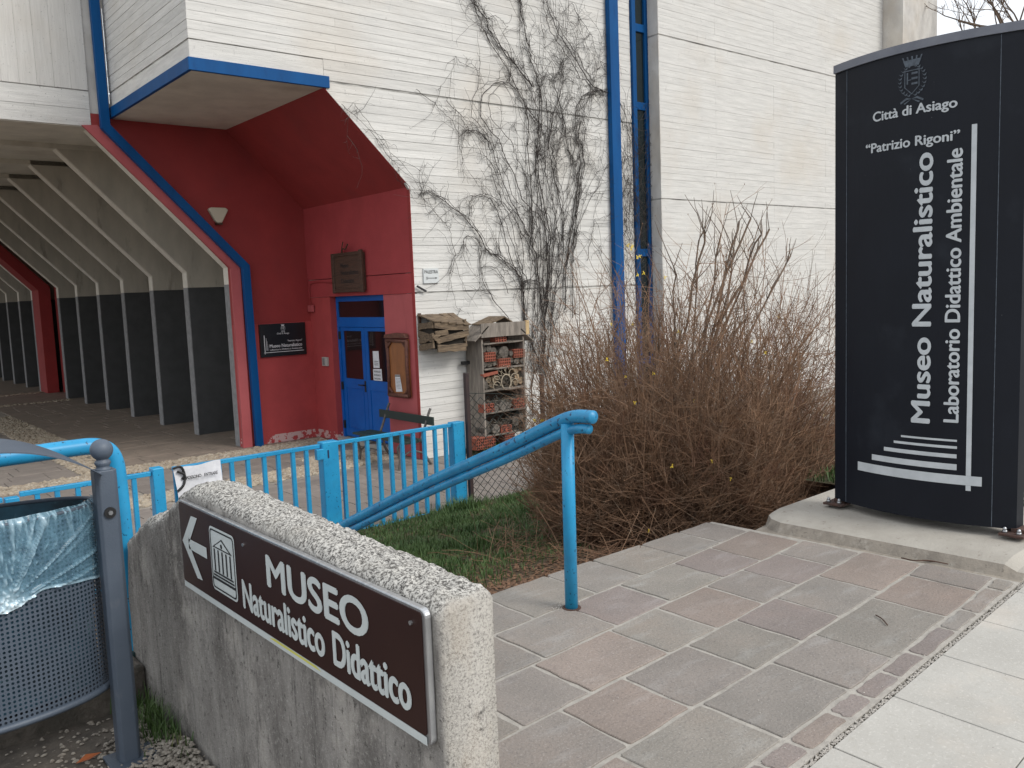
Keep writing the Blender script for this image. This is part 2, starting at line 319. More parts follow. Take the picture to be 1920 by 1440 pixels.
def put_text(name, body, fn, mat, parent, w=None, h=None, fat=.0, depth=0, spacing=1.0, cx=False):
    vs, fs, ww = text_mb(body, w, h, 0, spacing)
    off = -ww/2 if cx else 0
    hh = h or ww/max(len(body), 1)*1.3; k = fat*hh*1.0
    m = MB(); q = 0
    p0, p1, p2 = Vector(fn(0, 0)), Vector(fn(.01, 0)), Vector(fn(0, .01)); nr = (p1-p0).cross(p2-p0).normalized()
    for (ax, ay) in ([(0, 0)] if k < 1e-5 else [(-k, 0), (k, 0), (0, k*.6), (0, -k*.6), (-k*.5, k*.3), (k*.5, -k*.3)]):
        m.addm([Vector(fn(x+off+ax, y+ay))+nr*q for x, y in vs], fs); q += .00012
    return m.build(name, mat, parent)
def flat(name, polys, fn, mat, parent):
    m = MB()
    for p in polys: m.addm([fn(*q) for q in p], [tuple(range(len(p)))])
    return m.build(name, mat, parent)
def slab_mb(poly, z0, z1, bev=.006, sub=3, jit=.005, corner=.02, sag=0):
    """one flagstone: slightly irregular outline, rounded arris"""
    pts = []; n = len(poly)
    cx = sum(p[0] for p in poly)/n; cy = sum(p[1] for p in poly)/n
    for i in range(n):
        a = Vector(poly[i]); b = Vector(poly[(i+1) % n]); L = (b-a).length; c = min(corner*U(.6, 1.6), L*.3)
        d = (b-a).normalized(); nr = Vector((-d.y, d.x))
        a2 = a+d*c; b2 = b-d*c
        for k in range(sub+1):
            q = a2.lerp(b2, k/sub)
            if 0 < k < sub: q = q+nr*U(-jit, jit)
            pts.append(q)
    m = MB(); n = len(pts); c = Vector((cx, cy)); vs = []
    for (ins, z) in ((0, z0), (0, z1-bev), (bev*1.2, z1)):
        for p in pts:
            d = (c-p).normalized(); q = p+d*ins; vs.append((q.x, q.y, z))
    fs = []
    for l in range(2):
        for i in range(n):
            j = (i+1) % n; fs.append((l*n+i, l*n+j, (l+1)*n+j, (l+1)*n+i))
    fs.append(tuple(range(2*n, 3*n)))
    m.addm(vs, fs); return m
def ngon_ccw(p):
    a = sum(p[i][0]*p[(i+1) % len(p)][1]-p[(i+1) % len(p)][0]*p[i][1] for i in range(len(p)))
    return p if a > 0 else p[::-1]
ZC = -.95          # courtyard level
# ================================================================== ground
g = MB().box(-400, 400, -400, 400, ZC-.4, ZC-.03); struct(g.build('ground', DIRT))
# ---- the landing of flagstones
L0 = [(1.10, 3.50), (2.73, 3.547), (3.234, 3.575), (4.009, 3.575), (4.686, 3.603)]
L1 = [(1.10, 3.03), (2.397, 3.113), (3.161, 3.161), (3.957, 3.208), (4.642, 3.271)]
L2 = [(1.10, 2.665), (2.098, 2.728), (2.623, 2.752), (3.171, 2.80), (3.822, 2.838), (4.364, 2.87), (4.70, 2.911)]
L3 = [(1.10, 2.28), (1.802, 2.342), (2.326, 2.375), (2.836, 2.40), (3.455, 2.44), (4.013, 2.488), (4.733, 2.531)]
L4 = [(1.10, 1.92), (1.937, 1.98), (2.495, 2.02), (3.071, 2.045), (3.74, 2.103), (4.523, 2.16), (4.77, 2.187)]
L5 = [(1.10, 1.56), (2.304, 1.635), (2.838, 1.665), (3.344, 1.698), (3.916, 1.738), (4.588, 1.797), (4.786, 1.818)]
L6 = [(1.10, 1.455), (2.416, 1.53), (2.867, 1.562), (3.295, 1.592), (3.649, 1.617), (4.215, 1.662), (4.767, 1.706)]
def yl(L, x):
    for (a, b) in zip(L, L[1:]):
        if x <= b[0]: break
    return a[1]+(b[1]-a[1])*(x-a[0])/(b[0]-a[0])
ROWS = [(L1, L0, [1.13, 1.66, 2.16, 2.687, 3.154, 3.528, 3.958, 4.34, 4.665]),
        (L2, L1, [1.13, 1.5, 1.95, 2.407, 2.902, 3.328, 3.812, 4.20, 4.68]),
        (L3, L2, [1.13, 1.52, 1.946, 2.324, 2.834, 3.206, 3.63, 3.985, 4.384, 4.715]),
        (L4, L3, [1.13, 1.62, 2.132, 2.507, 2.953, 3.347, 3.733, 4.182, 4.745]),
        (L5, L4, [1.13, 1.56, 2.052, 2.553, 3.061, 3.45, 4.069, 4.515, 4.775]),
        (L6, L5, [1.13, 1.45, 1.80, 2.1, 2.356, 2.555, 2.846, 3.054, 3.303, 3.563, 3.925, 4.208, 4.597, 4.775])]
lm = MB().poly([(1.0, 1.45), (2.4, 1.515), (4.8, 1.70), (4.72, 3.2), (4.70, 3.59), (2.7, 3.53), (1.0, 3.5)], 'z', -.95, -.0055)
landing = struct(lm.build('stone_landing', MORT))
tone = {(1, 2): 3}
pal = {(0, 3): 4, (0, 4): 1, (0, 5): 4, (0, 6): 1, (0, 7): 4, (0, 8): 0, (1, 3): 4, (1, 4): 4, (1, 5): 3, (1, 6): 1, (1, 7): 3,
       (2, 2): 1, (2, 3): 0, (2, 4): 2, (2, 5): 1, (2, 6): 2, (2, 7): 0, (2, 8): 3, (3, 2): 0, (3, 3): 2, (3, 4): 0, (3, 5): 1, (3, 6): 3, (3, 7): 4, (3, 8): 2,
       (4, 2): 2, (4, 3): 1, (4, 4): 4, (4, 5): 0, (4, 6): 1, (4, 7): 2, (4, 8): 0, (5, 4): 3, (5, 5): 3, (5, 6): 2, (5, 7): 3, (5, 8): 3, (5, 9): 3, (5, 10): 3, (5, 11): 4, (5, 12): 0}
for ri, (lo, hi, xs) in enumerate(ROWS):
    for i in range(len(xs)-1):
        a, b = xs[i], xs[i+1]; g_ = .0095 if ri < 5 else .012
        poly = [(a+g_, yl(lo, a+g_)+g_), (b-g_, yl(lo, b-g_)+g_), (b-g_, yl(hi, b-g_)-(g_ if ri else 0)), (a+g_, yl(hi, a+g_)-(g_ if ri else 0))]
        if ri == 5: poly = [(p[0], p[1]+(.0 if k < 2 else 0)) for k, p in enumerate(poly)]
        zt = U(-.002, .002)
        k = pal.get((ri, i+1), random.choice([0, 1, 2, 4]))
        slab_mb(poly, -.012, zt, .003, 4, .0055, .007 if ri < 5 else .009).build('flagstone', SLABS[k], landing)
# ---- pale pavement on the right of the landing
sw = MB(); sw.box(-30, 40, -9, 1.2, -.4, -.012); sw.poly([(-30, 1.1), (1.0, 1.1), (40, 1.1), (40, 4.3), (2.4, 1.515), (1.0, 1.41), (-30, 1.41)], 'z', -.4, -.0125)
side = struct(sw.build('pavement', M('gritty_joint_sand', (.17, .15, .12), (.06, .055, .045), 60, (1, 1, 1), .95, [((.6, .58, .54), 120, (1, 1, 1), .62, .66, .9)])))
def yedge(x): return 1.505+.0745*(x-2.62)
proto = None
for r_ in range(4):
    for i in range(-4, 12):
        x0 = 2.624+.501*i+.003; x1 = x0+.495
        y0 = -.49*(r_+1); y1 = -.49*r_-(.004 if r_ else 0)
        sk = -.03
        poly = [(x0+sk*(-y0), yedge(x0)+y0), (x1+sk*(-y0), yedge(x1)+y0), (x1+sk*(-y1), yedge(x1)+y1), (x0+sk*(-y1), yedge(x0)+y1)]
        slab_mb(poly, -.02, U(-.001, .001), .002, 1, 0, .004).build('pavement_slab', SIDE, side)
# ---- kerb plinth under the totem
k = MB()
prof = [(4.66, 0), (4.775, .0), (4.80, .07), (4.86, .095), (5.9, .10)]
ys = [(1.60, 0), (1.74, .0), (2.4, 0), (3.05, 0), (3.22, 0), (3.40, -.0)]
def kx(y, t):   # plinth front line runs slightly askew
    return t + .055*(2.4-y)*.9
rows_ = []
for (y, _) in [(1.70, 0), (1.74, 0), (1.80, 0), (2.2, 0), (2.6, 0), (2.9, 0), (3.12, 0), (3.22, 0), (3.28, 0)]:
    e = 0.0 if 1.74 < y else .5
    row = []
    for (x, z) in [(4.62, -.02), (4.79, -.004), (4.83, .055), (4.87, .066), (4.95, .078), (6.4, .098), (6.4, -.3)]:
        row.append((kx(y, x) + (.05 if y >= 3.2 and x < 5 else 0) + (.07 if y > 3.25 and x < 5 else 0), y, z*(1-e) if z > 0 else z))
    rows_.append(row)
vs = [p for r in rows_ for p in r]; n_ = 7
fs = [(i*n_+j, i*n_+j+1, (i+1)*n_+j+1, (i+1)*n_+j)[::-1] for i in range(len(rows_)-1) for j in range(n_-1)]
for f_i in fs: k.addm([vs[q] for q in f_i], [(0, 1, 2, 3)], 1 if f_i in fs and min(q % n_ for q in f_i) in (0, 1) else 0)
k.addm(rows_[0], [tuple(range(n_))]); k.addm(rows_[-1], [tuple(range(n_))[::-1]])
struct(k.build('kerb', [CURB, M('darker_kerb_face', (.30, .265, .22), (.21, .185, .155), 9, (1, 1, 1), .95, [((.42, .39, .34), 14, (1, 1, 1), .55, .7, .5), ((.1, .085, .07), 30, (1, 1, 1), .62, .7, .6)], (60, (1, 1, 1), .004))], smooth=False))  # riser faces take a darker, browner mottled colour than the plinth top
# ---- garden terrain (falls from the landing to the courtyard)
def gz(x, y):
    t = min(max((y-3.6)/4.4, 0), 1)
    z = -.16-.74*(t**.9)
    if x > 5.2: z += min((x-5.2)*.12, .12)*(1-t)
    z += .035*noise.noise(Vector((x*1.3, y*1.3, 0)))+.012*noise.noise(Vector((x*5, y*5, 3)))
    return max(z, ZC+.02)
m = MB(); NX, NY = 90, 60
for j in range(NY+1):
    for i in range(NX+1):
        x = 2.95+i*9/NX; y = 3.5+j*4.72/NY; m.v.append((x, y, gz(x, y)))
for j in range(NY):
    for i in range(NX):
        a = j*(NX+1)+i; m.f.append((a, a+1, a+NX+2, a+NX+1)); m.mi.append(0)
def garden_mat():
    mm, n, b = nodes('garden_soil')
    col = mix(n, noise_f(n, (1, 1, 1), 3, 5, .7, lo=.4, hi=.6), (.045, .052, .02), (.10, .066, .04))
    g2 = add(n, 'ShaderNodeNewGeometry'); sp = add(n, 'ShaderNodeSeparateXYZ'); n.links.new(g2.outputs['Position'], sp.inputs[0])
    r = add(n, 'ShaderNodeMapRange', i_1=4.9, i_2=4.2); n.links.new(sp.outputs[1], r.inputs[0])
    col = mix(n, r.outputs[0], col, (.095, .058, .035))
    n.links.new(col, b.inputs['Base Color']); b.inputs['Roughness'].default_value = 1
    bump(n, b, noise_f(n, (1, 1, 1), 40, 6, .7, lo=0, hi=1), .02); return mm
struct(m.build('garden_ground', garden_mat(), smooth=True))
# right-hand verge behind the totem
vg = MB(); N2 = 30
for j in range(N2+1):
    for i in range(N2+1):
        x = 6.0+i*8/N2; y = -1+2.6+j*2.1/N2; vg.v.append((x, y, .05+.02*noise.noise(Vector((x, y, 0)))))
for j in range(N2):
    for i in range(N2):
        a = j*(N2+1)+i; vg.f.append((a, a+1, a+N2+2, a+N2+1)); vg.mi.append(0)
struct(vg.build('verge', GRAS, smooth=True))
# ---- courtyard
struct(MB().box(-14, 40, 8.15, 60, ZC-.3, ZC-.012).build('courtyard', M('courtyard_joint_sand', (.33, .30, .26), (.2, .18, .15), 12, (1, 1, 1), .95)))
court = bpy.data.objects['courtyard']
def field(x0, x1, y0, y1, hgt, seed, mat, cnt, joined=None, wmin=.30, wmax=.55):
    rs = random.Random(seed); y = y0
    while y < y1-.05:
        h = min(hgt*rs.uniform(.92, 1.08), y1-y); x = x0-rs.uniform(0, .3)
        while x < x1:
            w = rs.uniform(wmin, wmax); a, b = max(x, x0), min(x+w, x1)
            if b-a > .06:
                poly = [(a+.006, y+.006), (b-.006, y+.006), (b-.006, y+h-.006), (a+.006, y+h-.006)]
                s = slab_mb(poly, ZC-.013, ZC+rs.uniform(-.003, .004), .004, 2, .004, .008)
                if joined is None: s.build('paving_stone', mat, court); cnt[0] += 1
                else: joined.addm(s.v, s.f)
            x += w
        y += h
cnt = [0]
field(3.9, 7.9, 9.1, 11.42, .34, 1, PAV, cnt)
field(3.5, 7.35, 12.1, 13.8, .36, 2, PAV, cnt)
field(1.2, 3.2, 11.9, 13.65, .38, 3, PAV, cnt)
field(7.9, 9.6, 9.1, 10.3, .38, 4, PAV, cnt, None, .4, .6)
jn = MB()
field(-1.0, 3.9, 8.3, 11.3, .36, 5, PAV, cnt, jn); field(3.9, 7.9, 8.3, 9.1, .34, 6, PAV, cnt, jn); field(-1, 1.2, 11.9, 13.65, .38, 7, PAV, cnt, jn)
field(7.9, 12.0, 8.3, 9.1, .4, 8, PAV, cnt, jn); field(9.6, 12.5, 9.1, 10.3, .4, 9, PAV, cnt, jn)
field(-2.0, 3.25, 14.3, 24, .42, 11, PAV, cnt, jn, .4, .7)
jn.build('paving_field', PAV, court, kind='stuff')
jn = MB(); field(4.0, 7.4, 14.4, 26.5, .40, 10, PAVD, cnt, jn, .4, .7); jn.build('portico_paving', PAVD, court, kind='stuff')
struct(MB().box(-6, 12, 26.5, 60, ZC-.02, ZC-.002).build('portico_floor', PAVD))
# cobble strips between the paved fields
pb = MB(); rs = random.Random(3)
ico_v = [(0, 0, 1), (.9, 0, .35), (.28, .85, .35), (-.73, .53, .35), (-.73, -.53, .35), (.28, -.85, .35)]
ico_f = [(0, 1, 2), (0, 2, 3), (0, 3, 4), (0, 4, 5), (0, 5, 1)]
ico_v2 = ico_v + [(1.05, 0, -.3), (.33, 1, -.3), (-.85, .62, -.3), (-.85, -.62, -.3), (.33, -1, -.3)]
ico_f2 = ico_f + [(1, 6, 7, 2), (2, 7, 8, 3), (3, 8, 9, 4), (4, 9, 10, 5), (5, 10, 6, 1)]
def pebble(mb, x, y, z, r, rs=rs):
    a = rs.uniform(0, 6.28); sx = r*rs.uniform(.8, 1.5); sy = r*rs.uniform(.6, 1.1); sz = r*rs.uniform(.35, .8); ca, sa = math.cos(a), math.sin(a)
    mb.addm([(x+(v[0]*sx*ca-v[1]*sy*sa), y+(v[0]*sx*sa+v[1]*sy*ca), z+v[2]*sz) for v in ico_v2], ico_f2)
def strip(x0, x1, y0, y1, n, r0=.02, r1=.055, slope=0):
    for _ in range(n):
        x = rs.uniform(x0, x1); pebble(pb, x, rs.uniform(y0, y1)+slope*(x-x0), ZC+.0, rs.uniform(r0, r1))
strip(1.2, 6.7, 11.33, 11.98, 2400, .02, .055, .05)
strip(1.0, 3.6, 13.66, 14.28, 900); strip(3.6, 7.35, 13.85, 14.5, 1500, .015, .045)
strip(3.27, 3.98, 14.3, 24, 2600, .015, .05); strip(6.1, 7.35, 11.7, 12.9, 900, .02, .05)
strip(2.0, 6.0, 26.6, 26.9, 300); strip(2.0, 6.0, 29.9, 30.2, 300)
pb.build('cobbles', PEB, kind='stuff')
# ================================================================== museum building
Y1, Y2, X1 = 11.19, 14.70, 7.42
bld = thing('museum_building', 'board-marked white concrete museum with red entrance recess and ribbed portico', 'building', (8, Y1, ZC))
cube = MB().box(0, 1, 0, 1, 0, 1)
cm = bpy.data.meshes.new('concrete_board'); cm.from_pydata(cube.v, [], cube.f); cm.materials.append(CON); cm.update()
CONV = board_mat('upright_board_marked_concrete', (.70, .685, .65), (.60, .585, .555), (.58, .53, .46), .04, 'X')
cmv = cm.copy(); cmv.materials.clear(); cmv.materials.append(CONV)
def board(parent, x0, x1, y, z0, z1, proud, name='concrete_board'):
    o = bpy.data.objects.new(name, cm); COL.objects.link(o); o.parent = parent; ORG[o] = ORG[parent]
    o.location = Vector((x0, y-proud, z0))-ORG[parent]; o.scale = (x1-x0, .05+proud, z1-z0); return o
# core wall behind the boards (front wall with its chamfered opening)
fwl = MB()
fwl.poly([(X1+.05, ZC), (13.0, ZC), (13.0, 9.5), (4.26, 9.5), (4.26, 4.58), (6.12, 4.58), (X1+.05, 3.29)], 'y', Y1+.012, Y1+.30)
front = fwl.build('front_wall', [CONJ], bld)
BH = .1175
def hx(z):   # left edge of the concrete on the front plane
    if z < 3.24: return X1
    if z < 4.53: return 6.08+(4.53-z)*(X1-6.08)/(4.53-3.24)
    return 4.22
nb = 0
def rows(z0, z1):
    n = max(1, round((z1-z0)/BH)); h = (z1-z0)/n
    return [(z0+i*h, z0+(i+1)*h) for i in range(n)]
cham = MB()
for (zA, zB) in ((ZC+.0, 1.63), (1.655, 4.615), (4.645, 4.9285), (4.93, 7.47)):
    for ri, (a, b) in enumerate(rows(zA, zB)):
        cuts = [8.35, 10.3, 11.9] if (ri % 5) < 3 else [9.1, 10.9]
        cuts = [c+U(-.01, .01) for c in cuts]
        xl = max(hx(a), hx(b))
        if zA == 1.655 and b > 3.24:
            xl = hx(a)
            # boards meet the chamfer with a sloping end: small wedge
            x2 = hx(b)
            pr = .004
            if b <= 4.53+.05:
                zb = min(b, 4.53)
                cham.poly([(hx(zb), zb), (xl+.0, a), (xl+.0, zb)], 'y', Y1-pr, Y1+.05)
        if a > 4.5: xl = 6.09
        xs = [xl]+[c for c in cuts if c > xl+.3]+[12.42]
        if zA == 4.93: xs = [4.22]+([6.3+U(-.02, .02)] if ri % 3 == 1 else [])+[c for c in cuts]+[12.42]
        for u, v in zip(xs, xs[1:]):
            g1 = U(.001, .0035); board(front, u+.0015, v-.0015, Y1+.012, a+g1, b-g1, U(.0105, .0150)); nb += 1
cham.build('chamfer_wedge', CON, front, kind='stuff')
# box front lower band and its joint; box left side face with boards
MB().box(4.222, 6.085, Y1-.004, Y1+.05, 4.70, 4.915).build('concrete_band', CON, front)
bs = MB().box(4.232, 4.6, Y1+.31, Y2-.02, 4.60, 9.5).box(4.232, 4.258, Y1+.012, Y1+.31, 4.60, 9.5); boxside = bs.build('bay_side_wall', CONJ, bld)
for ri, (a, b) in enumerate(rows(4.93, 7.6)):
    o = bpy.data.objects.new('concrete_board', cm); COL.objects.link(o); o.parent = boxside; ORG[o] = ORG[boxside]
    pr = U(.0, .004); o.location = Vector((4.220-pr, Y1+.0, a+.003))-ORG[boxside]; o.scale = (.03+pr, Y2-Y1-.03, b-a-.006); nb += 1
MB().box(4.218, 4.25, Y1, Y2-.03, 4.70, 4.905).build('concrete_band', CON, boxside)
# blue fascia round the bay, soffit
fa = MB(); fa.box(4.19, 6.16, Y1-.03, Y1+.02, 4.535, 4.695); fa.box(4.19, 4.24, Y1+.02, Y2-.02, 4.535, 4.695)
fa.build('blue_fascia', BLUE, bld, bevel=.004)
MB().box(4.241, 6.10, Y1+.021, Y2+.05, 4.54, 4.62).build('soffit', SOF, bld)
# red recess: chamfer slab, side wall (with door opening), back wall
MB().poly([(X1-.004, ZC), (X1+.004, ZC), (X1+.004, 3.245), (6.083, 4.537), (6.077, 4.531), (X1-.004, 3.238)], 'y', Y1-.004, Y1+.07).build('painted_corner', RED, bld)
ch = MB().poly([(6.08, 4.53), (X1, 3.24), (X1+.6, 3.24), (X1+.6, 5.0), (6.08, 5.0)], 'y', Y1+.07, Y2); ch.mi = [0]*len(ch.f)
ch.build('chamfered_recess_ceiling', RED, bld)
D0, D1, DT = 12.13, 13.93, 1.64   # door opening
sdw = MB()
sdw.box(X1, X1+.5, Y1+.07, Y2, 1.96, 3.24)
sdw.box(X1+.001, X1+.5, Y1+.07, Y2, DT, 1.948)
sdw.build('recess_side_wall', REDS, bld)
MB().box(X1+.018, X1+.5, Y1+.305, D0, ZC, DT-.004).build('lower_side_wall', REDL, bld); MB().box(X1+.018, X1+.5, D1, Y2, ZC, DT-.004).build('lower_side_wall', PEEL, bld); MB().box(X1+.002, X1+.5, Y1+.07, Y1+.30, ZC, DT-.006).build('lower_side_wall', REDL, bld)
def pipe_x(z, base=6.15): return base-.0 if z < 2.2 else base-(z-2.2)*(base-4.02)/(4.4-2.2)
# back wall (front face of rib 0) follows the portico profile
bw = MB().poly([(5.98, 1.21), (X1+.02, 1.21), (X1+.02, 4.6), (3.93, 4.6), (3.93, 4.38), (5.98, 2.21)], 'y', Y2, Y2+.12); bw.build('recess_back_wall', RED, bld)
MB().box(5.98, X1+.02, Y2-.004, Y2+.12, ZC, 1.21).build('lower_back_wall', PEEL, bld)
# upper left wall over the portico
ul = MB().box(-3, 3.93, Y2+.012, Y2+.5, 4.40, 9.5); upl = ul.build('upper_left_wall', CONJ, bld); MB().box(3.935, 4.23, Y2+.03, Y2+.5, 4.42, 9.5).build('wall_behind_downpipe', CONP, bld)
for a, b in ((4.40, 4.655), (4.66, 4.925)): board(upl, -2.9, 3.925, Y2+.012, a, b, .014); nb += 1
for i in range(16):
    x = 3.925-.235*i; o = board(upl, x-.2325, x, Y2+.012, 4.945, 9.4, U(.010, .013)); o.data = cmv; nb += 1
# ribs of the portico
RY = [14.82+2.05*i for i in range(7)]+[30.5+2.05*i for i in range(6)]
def ribs():
    hi = MB(); lo = MB(); eh = MB(); el = MB()
    y0, y1 = 0, .22
    hi.poly([(6.0, 1.92), (7.3, 1.92), (7.3, 4.5), (3.9, 4.5), (3.9, 4.385), (6.0, 2.215)], 'y', y0, y1)
    lo.box(6.0, 7.3, y0, y1, ZC, 1.918)
    eh.poly([(5.985, 1.92), (6.001, 1.92), (6.001, 2.222), (3.9, 4.395), (3.888, 4.38), (5.985, 2.208)], 'y', y0-.002, y1+.002)
    el.box(5.985, 6.001, y0-.002, y1+.002, ZC+.0, 1.918)
    return hi, lo, eh, el
R0 = None
for i, y in enumerate(RY):
    if R0 is None:
        hi, lo, eh, el = ribs()
        for mbx in (hi, lo, eh, el): mbx.v = [(v[0], v[1]+y, v[2]) for v in mbx.v]
        R0 = hi.build('portico_rib', RIBC, bld)
        lo.build('dark_painted_panel', RIBD, R0); eh.build('edge_strip', RIBE, R0); el.build('grey_edge_strip', RIBG, R0)
    else:
        c = copy_at(R0, (0, y-RY[0], 0), bld)
        for chd in list(R0.children): copy_at(chd, (0, 0, 0), c)
bk = MB().box(7.3, 7.45, Y2+.12, 46, ZC, 5.0); bk.build('portico_back_wall', RIBC, bld)
rr = MB(); rr.poly([(5.97, ZC), (6.3, ZC), (6.3, 2.3), (4.2, 4.5), (3.87, 4.45), (5.97, 2.2)], 'y', 29.55, 30.45); rr.box(6.4, 7.3, 27.6, 29.5, ZC, 4.5)
rr.build('far_red_recess', RED, bld)
ce = MB()
for i, y in enumerate([RY[0]-.1]+RY[1:]): ce.box(-3, 7.3, y, y+1.15, 4.385, 4.6)
ce.box(-3, 7.3, Y2+.13, 46, 4.47, 4.8)
ce.build('portico_ceiling', SOF, bld)
rs2 = MB(); rs2.box(-3.2, 7.4, 46, 46.2, ZC, 5); rs2.build('portico_far_wall', RIBC, bld)
# red edge of the portico front + downpipe
re = MB(); re.poly([(5.965, ZC), (6.13, ZC), (6.13, 2.22), (4.0, 4.42), (3.78, 4.40), (5.965, 2.19)], 'y', Y2-.06, Y2-.006); re.build('red_portico_edge', REDL, bld)
dp = MB().poly([(6.165, ZC), (6.295, ZC), (6.265, 2.235), (4.165, 4.42), (4.145, 9.0), (4.01, 9.0), (4.03, 4.365), (6.135, 2.18)], 'y', Y2-.17, Y2-.07)
dp.build('downpipe', BLUE, bld, bevel=.006, label='bent blue downpipe following the portico edge')
xa_ = P(1142, 0, 'y', Y1-.12).x; xb_ = P(1158.5, 0, 'y', Y1-.12).x; dp2 = MB().box(xa_, xb_, Y1-.12, Y1-.018, ZC, 9.2); dp2.build('downpipe', BLUE, bld, bevel=.006, label='straight square blue downpipe beside the window strip')
# window strip
fr = MB(); xs0, xs1 = 12.43, 12.86
fr.box(xs0, xs0+.10, Y1-.05, Y1+.05, ZC, 9.2); fr.box(xs1-.09, xs1-.004, Y1-.05, Y1+.05, ZC, 9.2)
zr = [.2, 2.25, 4.96, 6.37, 8.2]
for z in zr: fr.box(xs0+.10, xs1-.09, Y1-.045, Y1+.045, z-.07, z+.07)
wf = fr.build('window_frame', BLUE, bld, bevel=.003)
zz = [ZC]+zr+[9.2]
for a, b in zip(zz, zz[1:]): MB().box(xs0+.095, xs1-.085, Y1-.01, Y1+.0, a+.06, b-.06).build('pane', GLASS, wf)
# right wing
YW = 10.88
wg = MB().box(12.862, 21.2, YW+.012, YW+4, ZC, 9.5); wing = wg.build('wing_wall', CONJ, bld)
jw = MB()
for (zA, zB) in ((ZC, 3.225), (3.25, 6.21), (6.24, 9.5)):
    for ri, (a, b) in enumerate(rows(zA, zB)):
        cx_ = [12.86, 14.55, 16.55, 18.60, 21.2]
        if ri % 4 == 1: cx_ = [12.86, 16.55, 21.2]
        for u, v in zip(cx_, cx_[1:]):
            g1 = U(.0002, .0022); jw.box(u+.001, v-.001, YW-U(0, .004), YW+.03, a+g1, b-g1)
jw.build('wing_boards', CON, wing, kind='stuff')
ws = MB()
for (a, b) in ((ZC, 3.225), (3.25, 6.21), (6.24, 9.5)): ws.box(12.852, 12.9, YW+.001, Y1-.06, a, b)
ws.build('wing_return', CONP, bld)
MB().box(21.21, 23.0, 10.38, 13, ZC, 11).build('concrete_column', CONP, bld)
MB().box(8.6, 12.8, Y1+.6, Y1+6, ZC, 9.4).build('building_core', CONJ, bld)
MB().box(4.3, 21.2, Y1+.02, Y1+14, 9.5, 9.7).build('roof', CONP, bld)
# double door
dx = X1+.15
door = MB(); 
door.box(dx-.02, dx+.06, D0, D1, 1.545, DT-.002); door.box(dx-.02, dx+.06, D1-.07, D1, -.88, 1.545); door.box(dx-.02, dx+.06, D0, D0+.07, -.88, 1.545); door.box(dx-.02, dx+.05, D0+.07, D1-.07, 1.10, 1.27)
dfr = door.build('door_frame', DOORB, bld, bevel=.004)
MB().box(dx+.0, dx+.01, D0+.07, D1-.07, 1.265, 1.55).build('pane', DGLASS, dfr)
for (a, b) in ((13.035, 13.855), (12.205, 13.025)):
    d = MB(); w = .10
    d.box(dx, dx+.045, a, a+w, -.86, 1.095); d.box(dx, dx+.045, b-w, b, -.86, 1.095); d.box(dx, dx+.045, a+w, b-w, 1.03, 1.095)
    d.box(dx, dx+.045, a+w, b-w, .02, .19); d.box(dx, dx+.045, a+w, b-w, -.86, -.72); d.box(dx+.012, dx+.035, a+w, b-w, -.72, .02)
    lf = d.build('door_leaf', DOORB, bld, bevel=.004)
    pnl = MB().box(dx+.004, dx+.013, a+w+.03, b-w-.03, -.69, -.01); pnl.build('door_panel', DOORB, lf, bevel=.003)
    MB().box(dx+.015, dx+.024, a+w, b-w, .19, 1.03).build('pane', DGLASS, lf)
    if a > 13:
        h = MB(); h.box(dx-.012, dx, a+.02, a+.06, -.02, .17); h.tube([(dx-.01, a+.04, .10), (dx-.055, a+.04, .10), (dx-.06, a+.07, .10), (dx-.06, a+.18, .10)], .011, 8)
        h.build('handle', BLK, lf)
    for z in (.95, .05, -.65):
        yy = b if a > 13 else a
        MB().box(dx-.03, dx+.005, yy-.012, yy+.03, z-.07, z+.07).build('hinge', BLK, lf)
MB().box(X1+.02, X1+.5, D0, D1, ZC, -.88).build('doorstep', CURB, bld)
MB().box(dx+.3, dx+.32, D0-.5, D1+.5, ZC, 1.7).build('dark_lobby', solid('lobby_shadowed_wall', (.05, .04, .038), .9), bld)
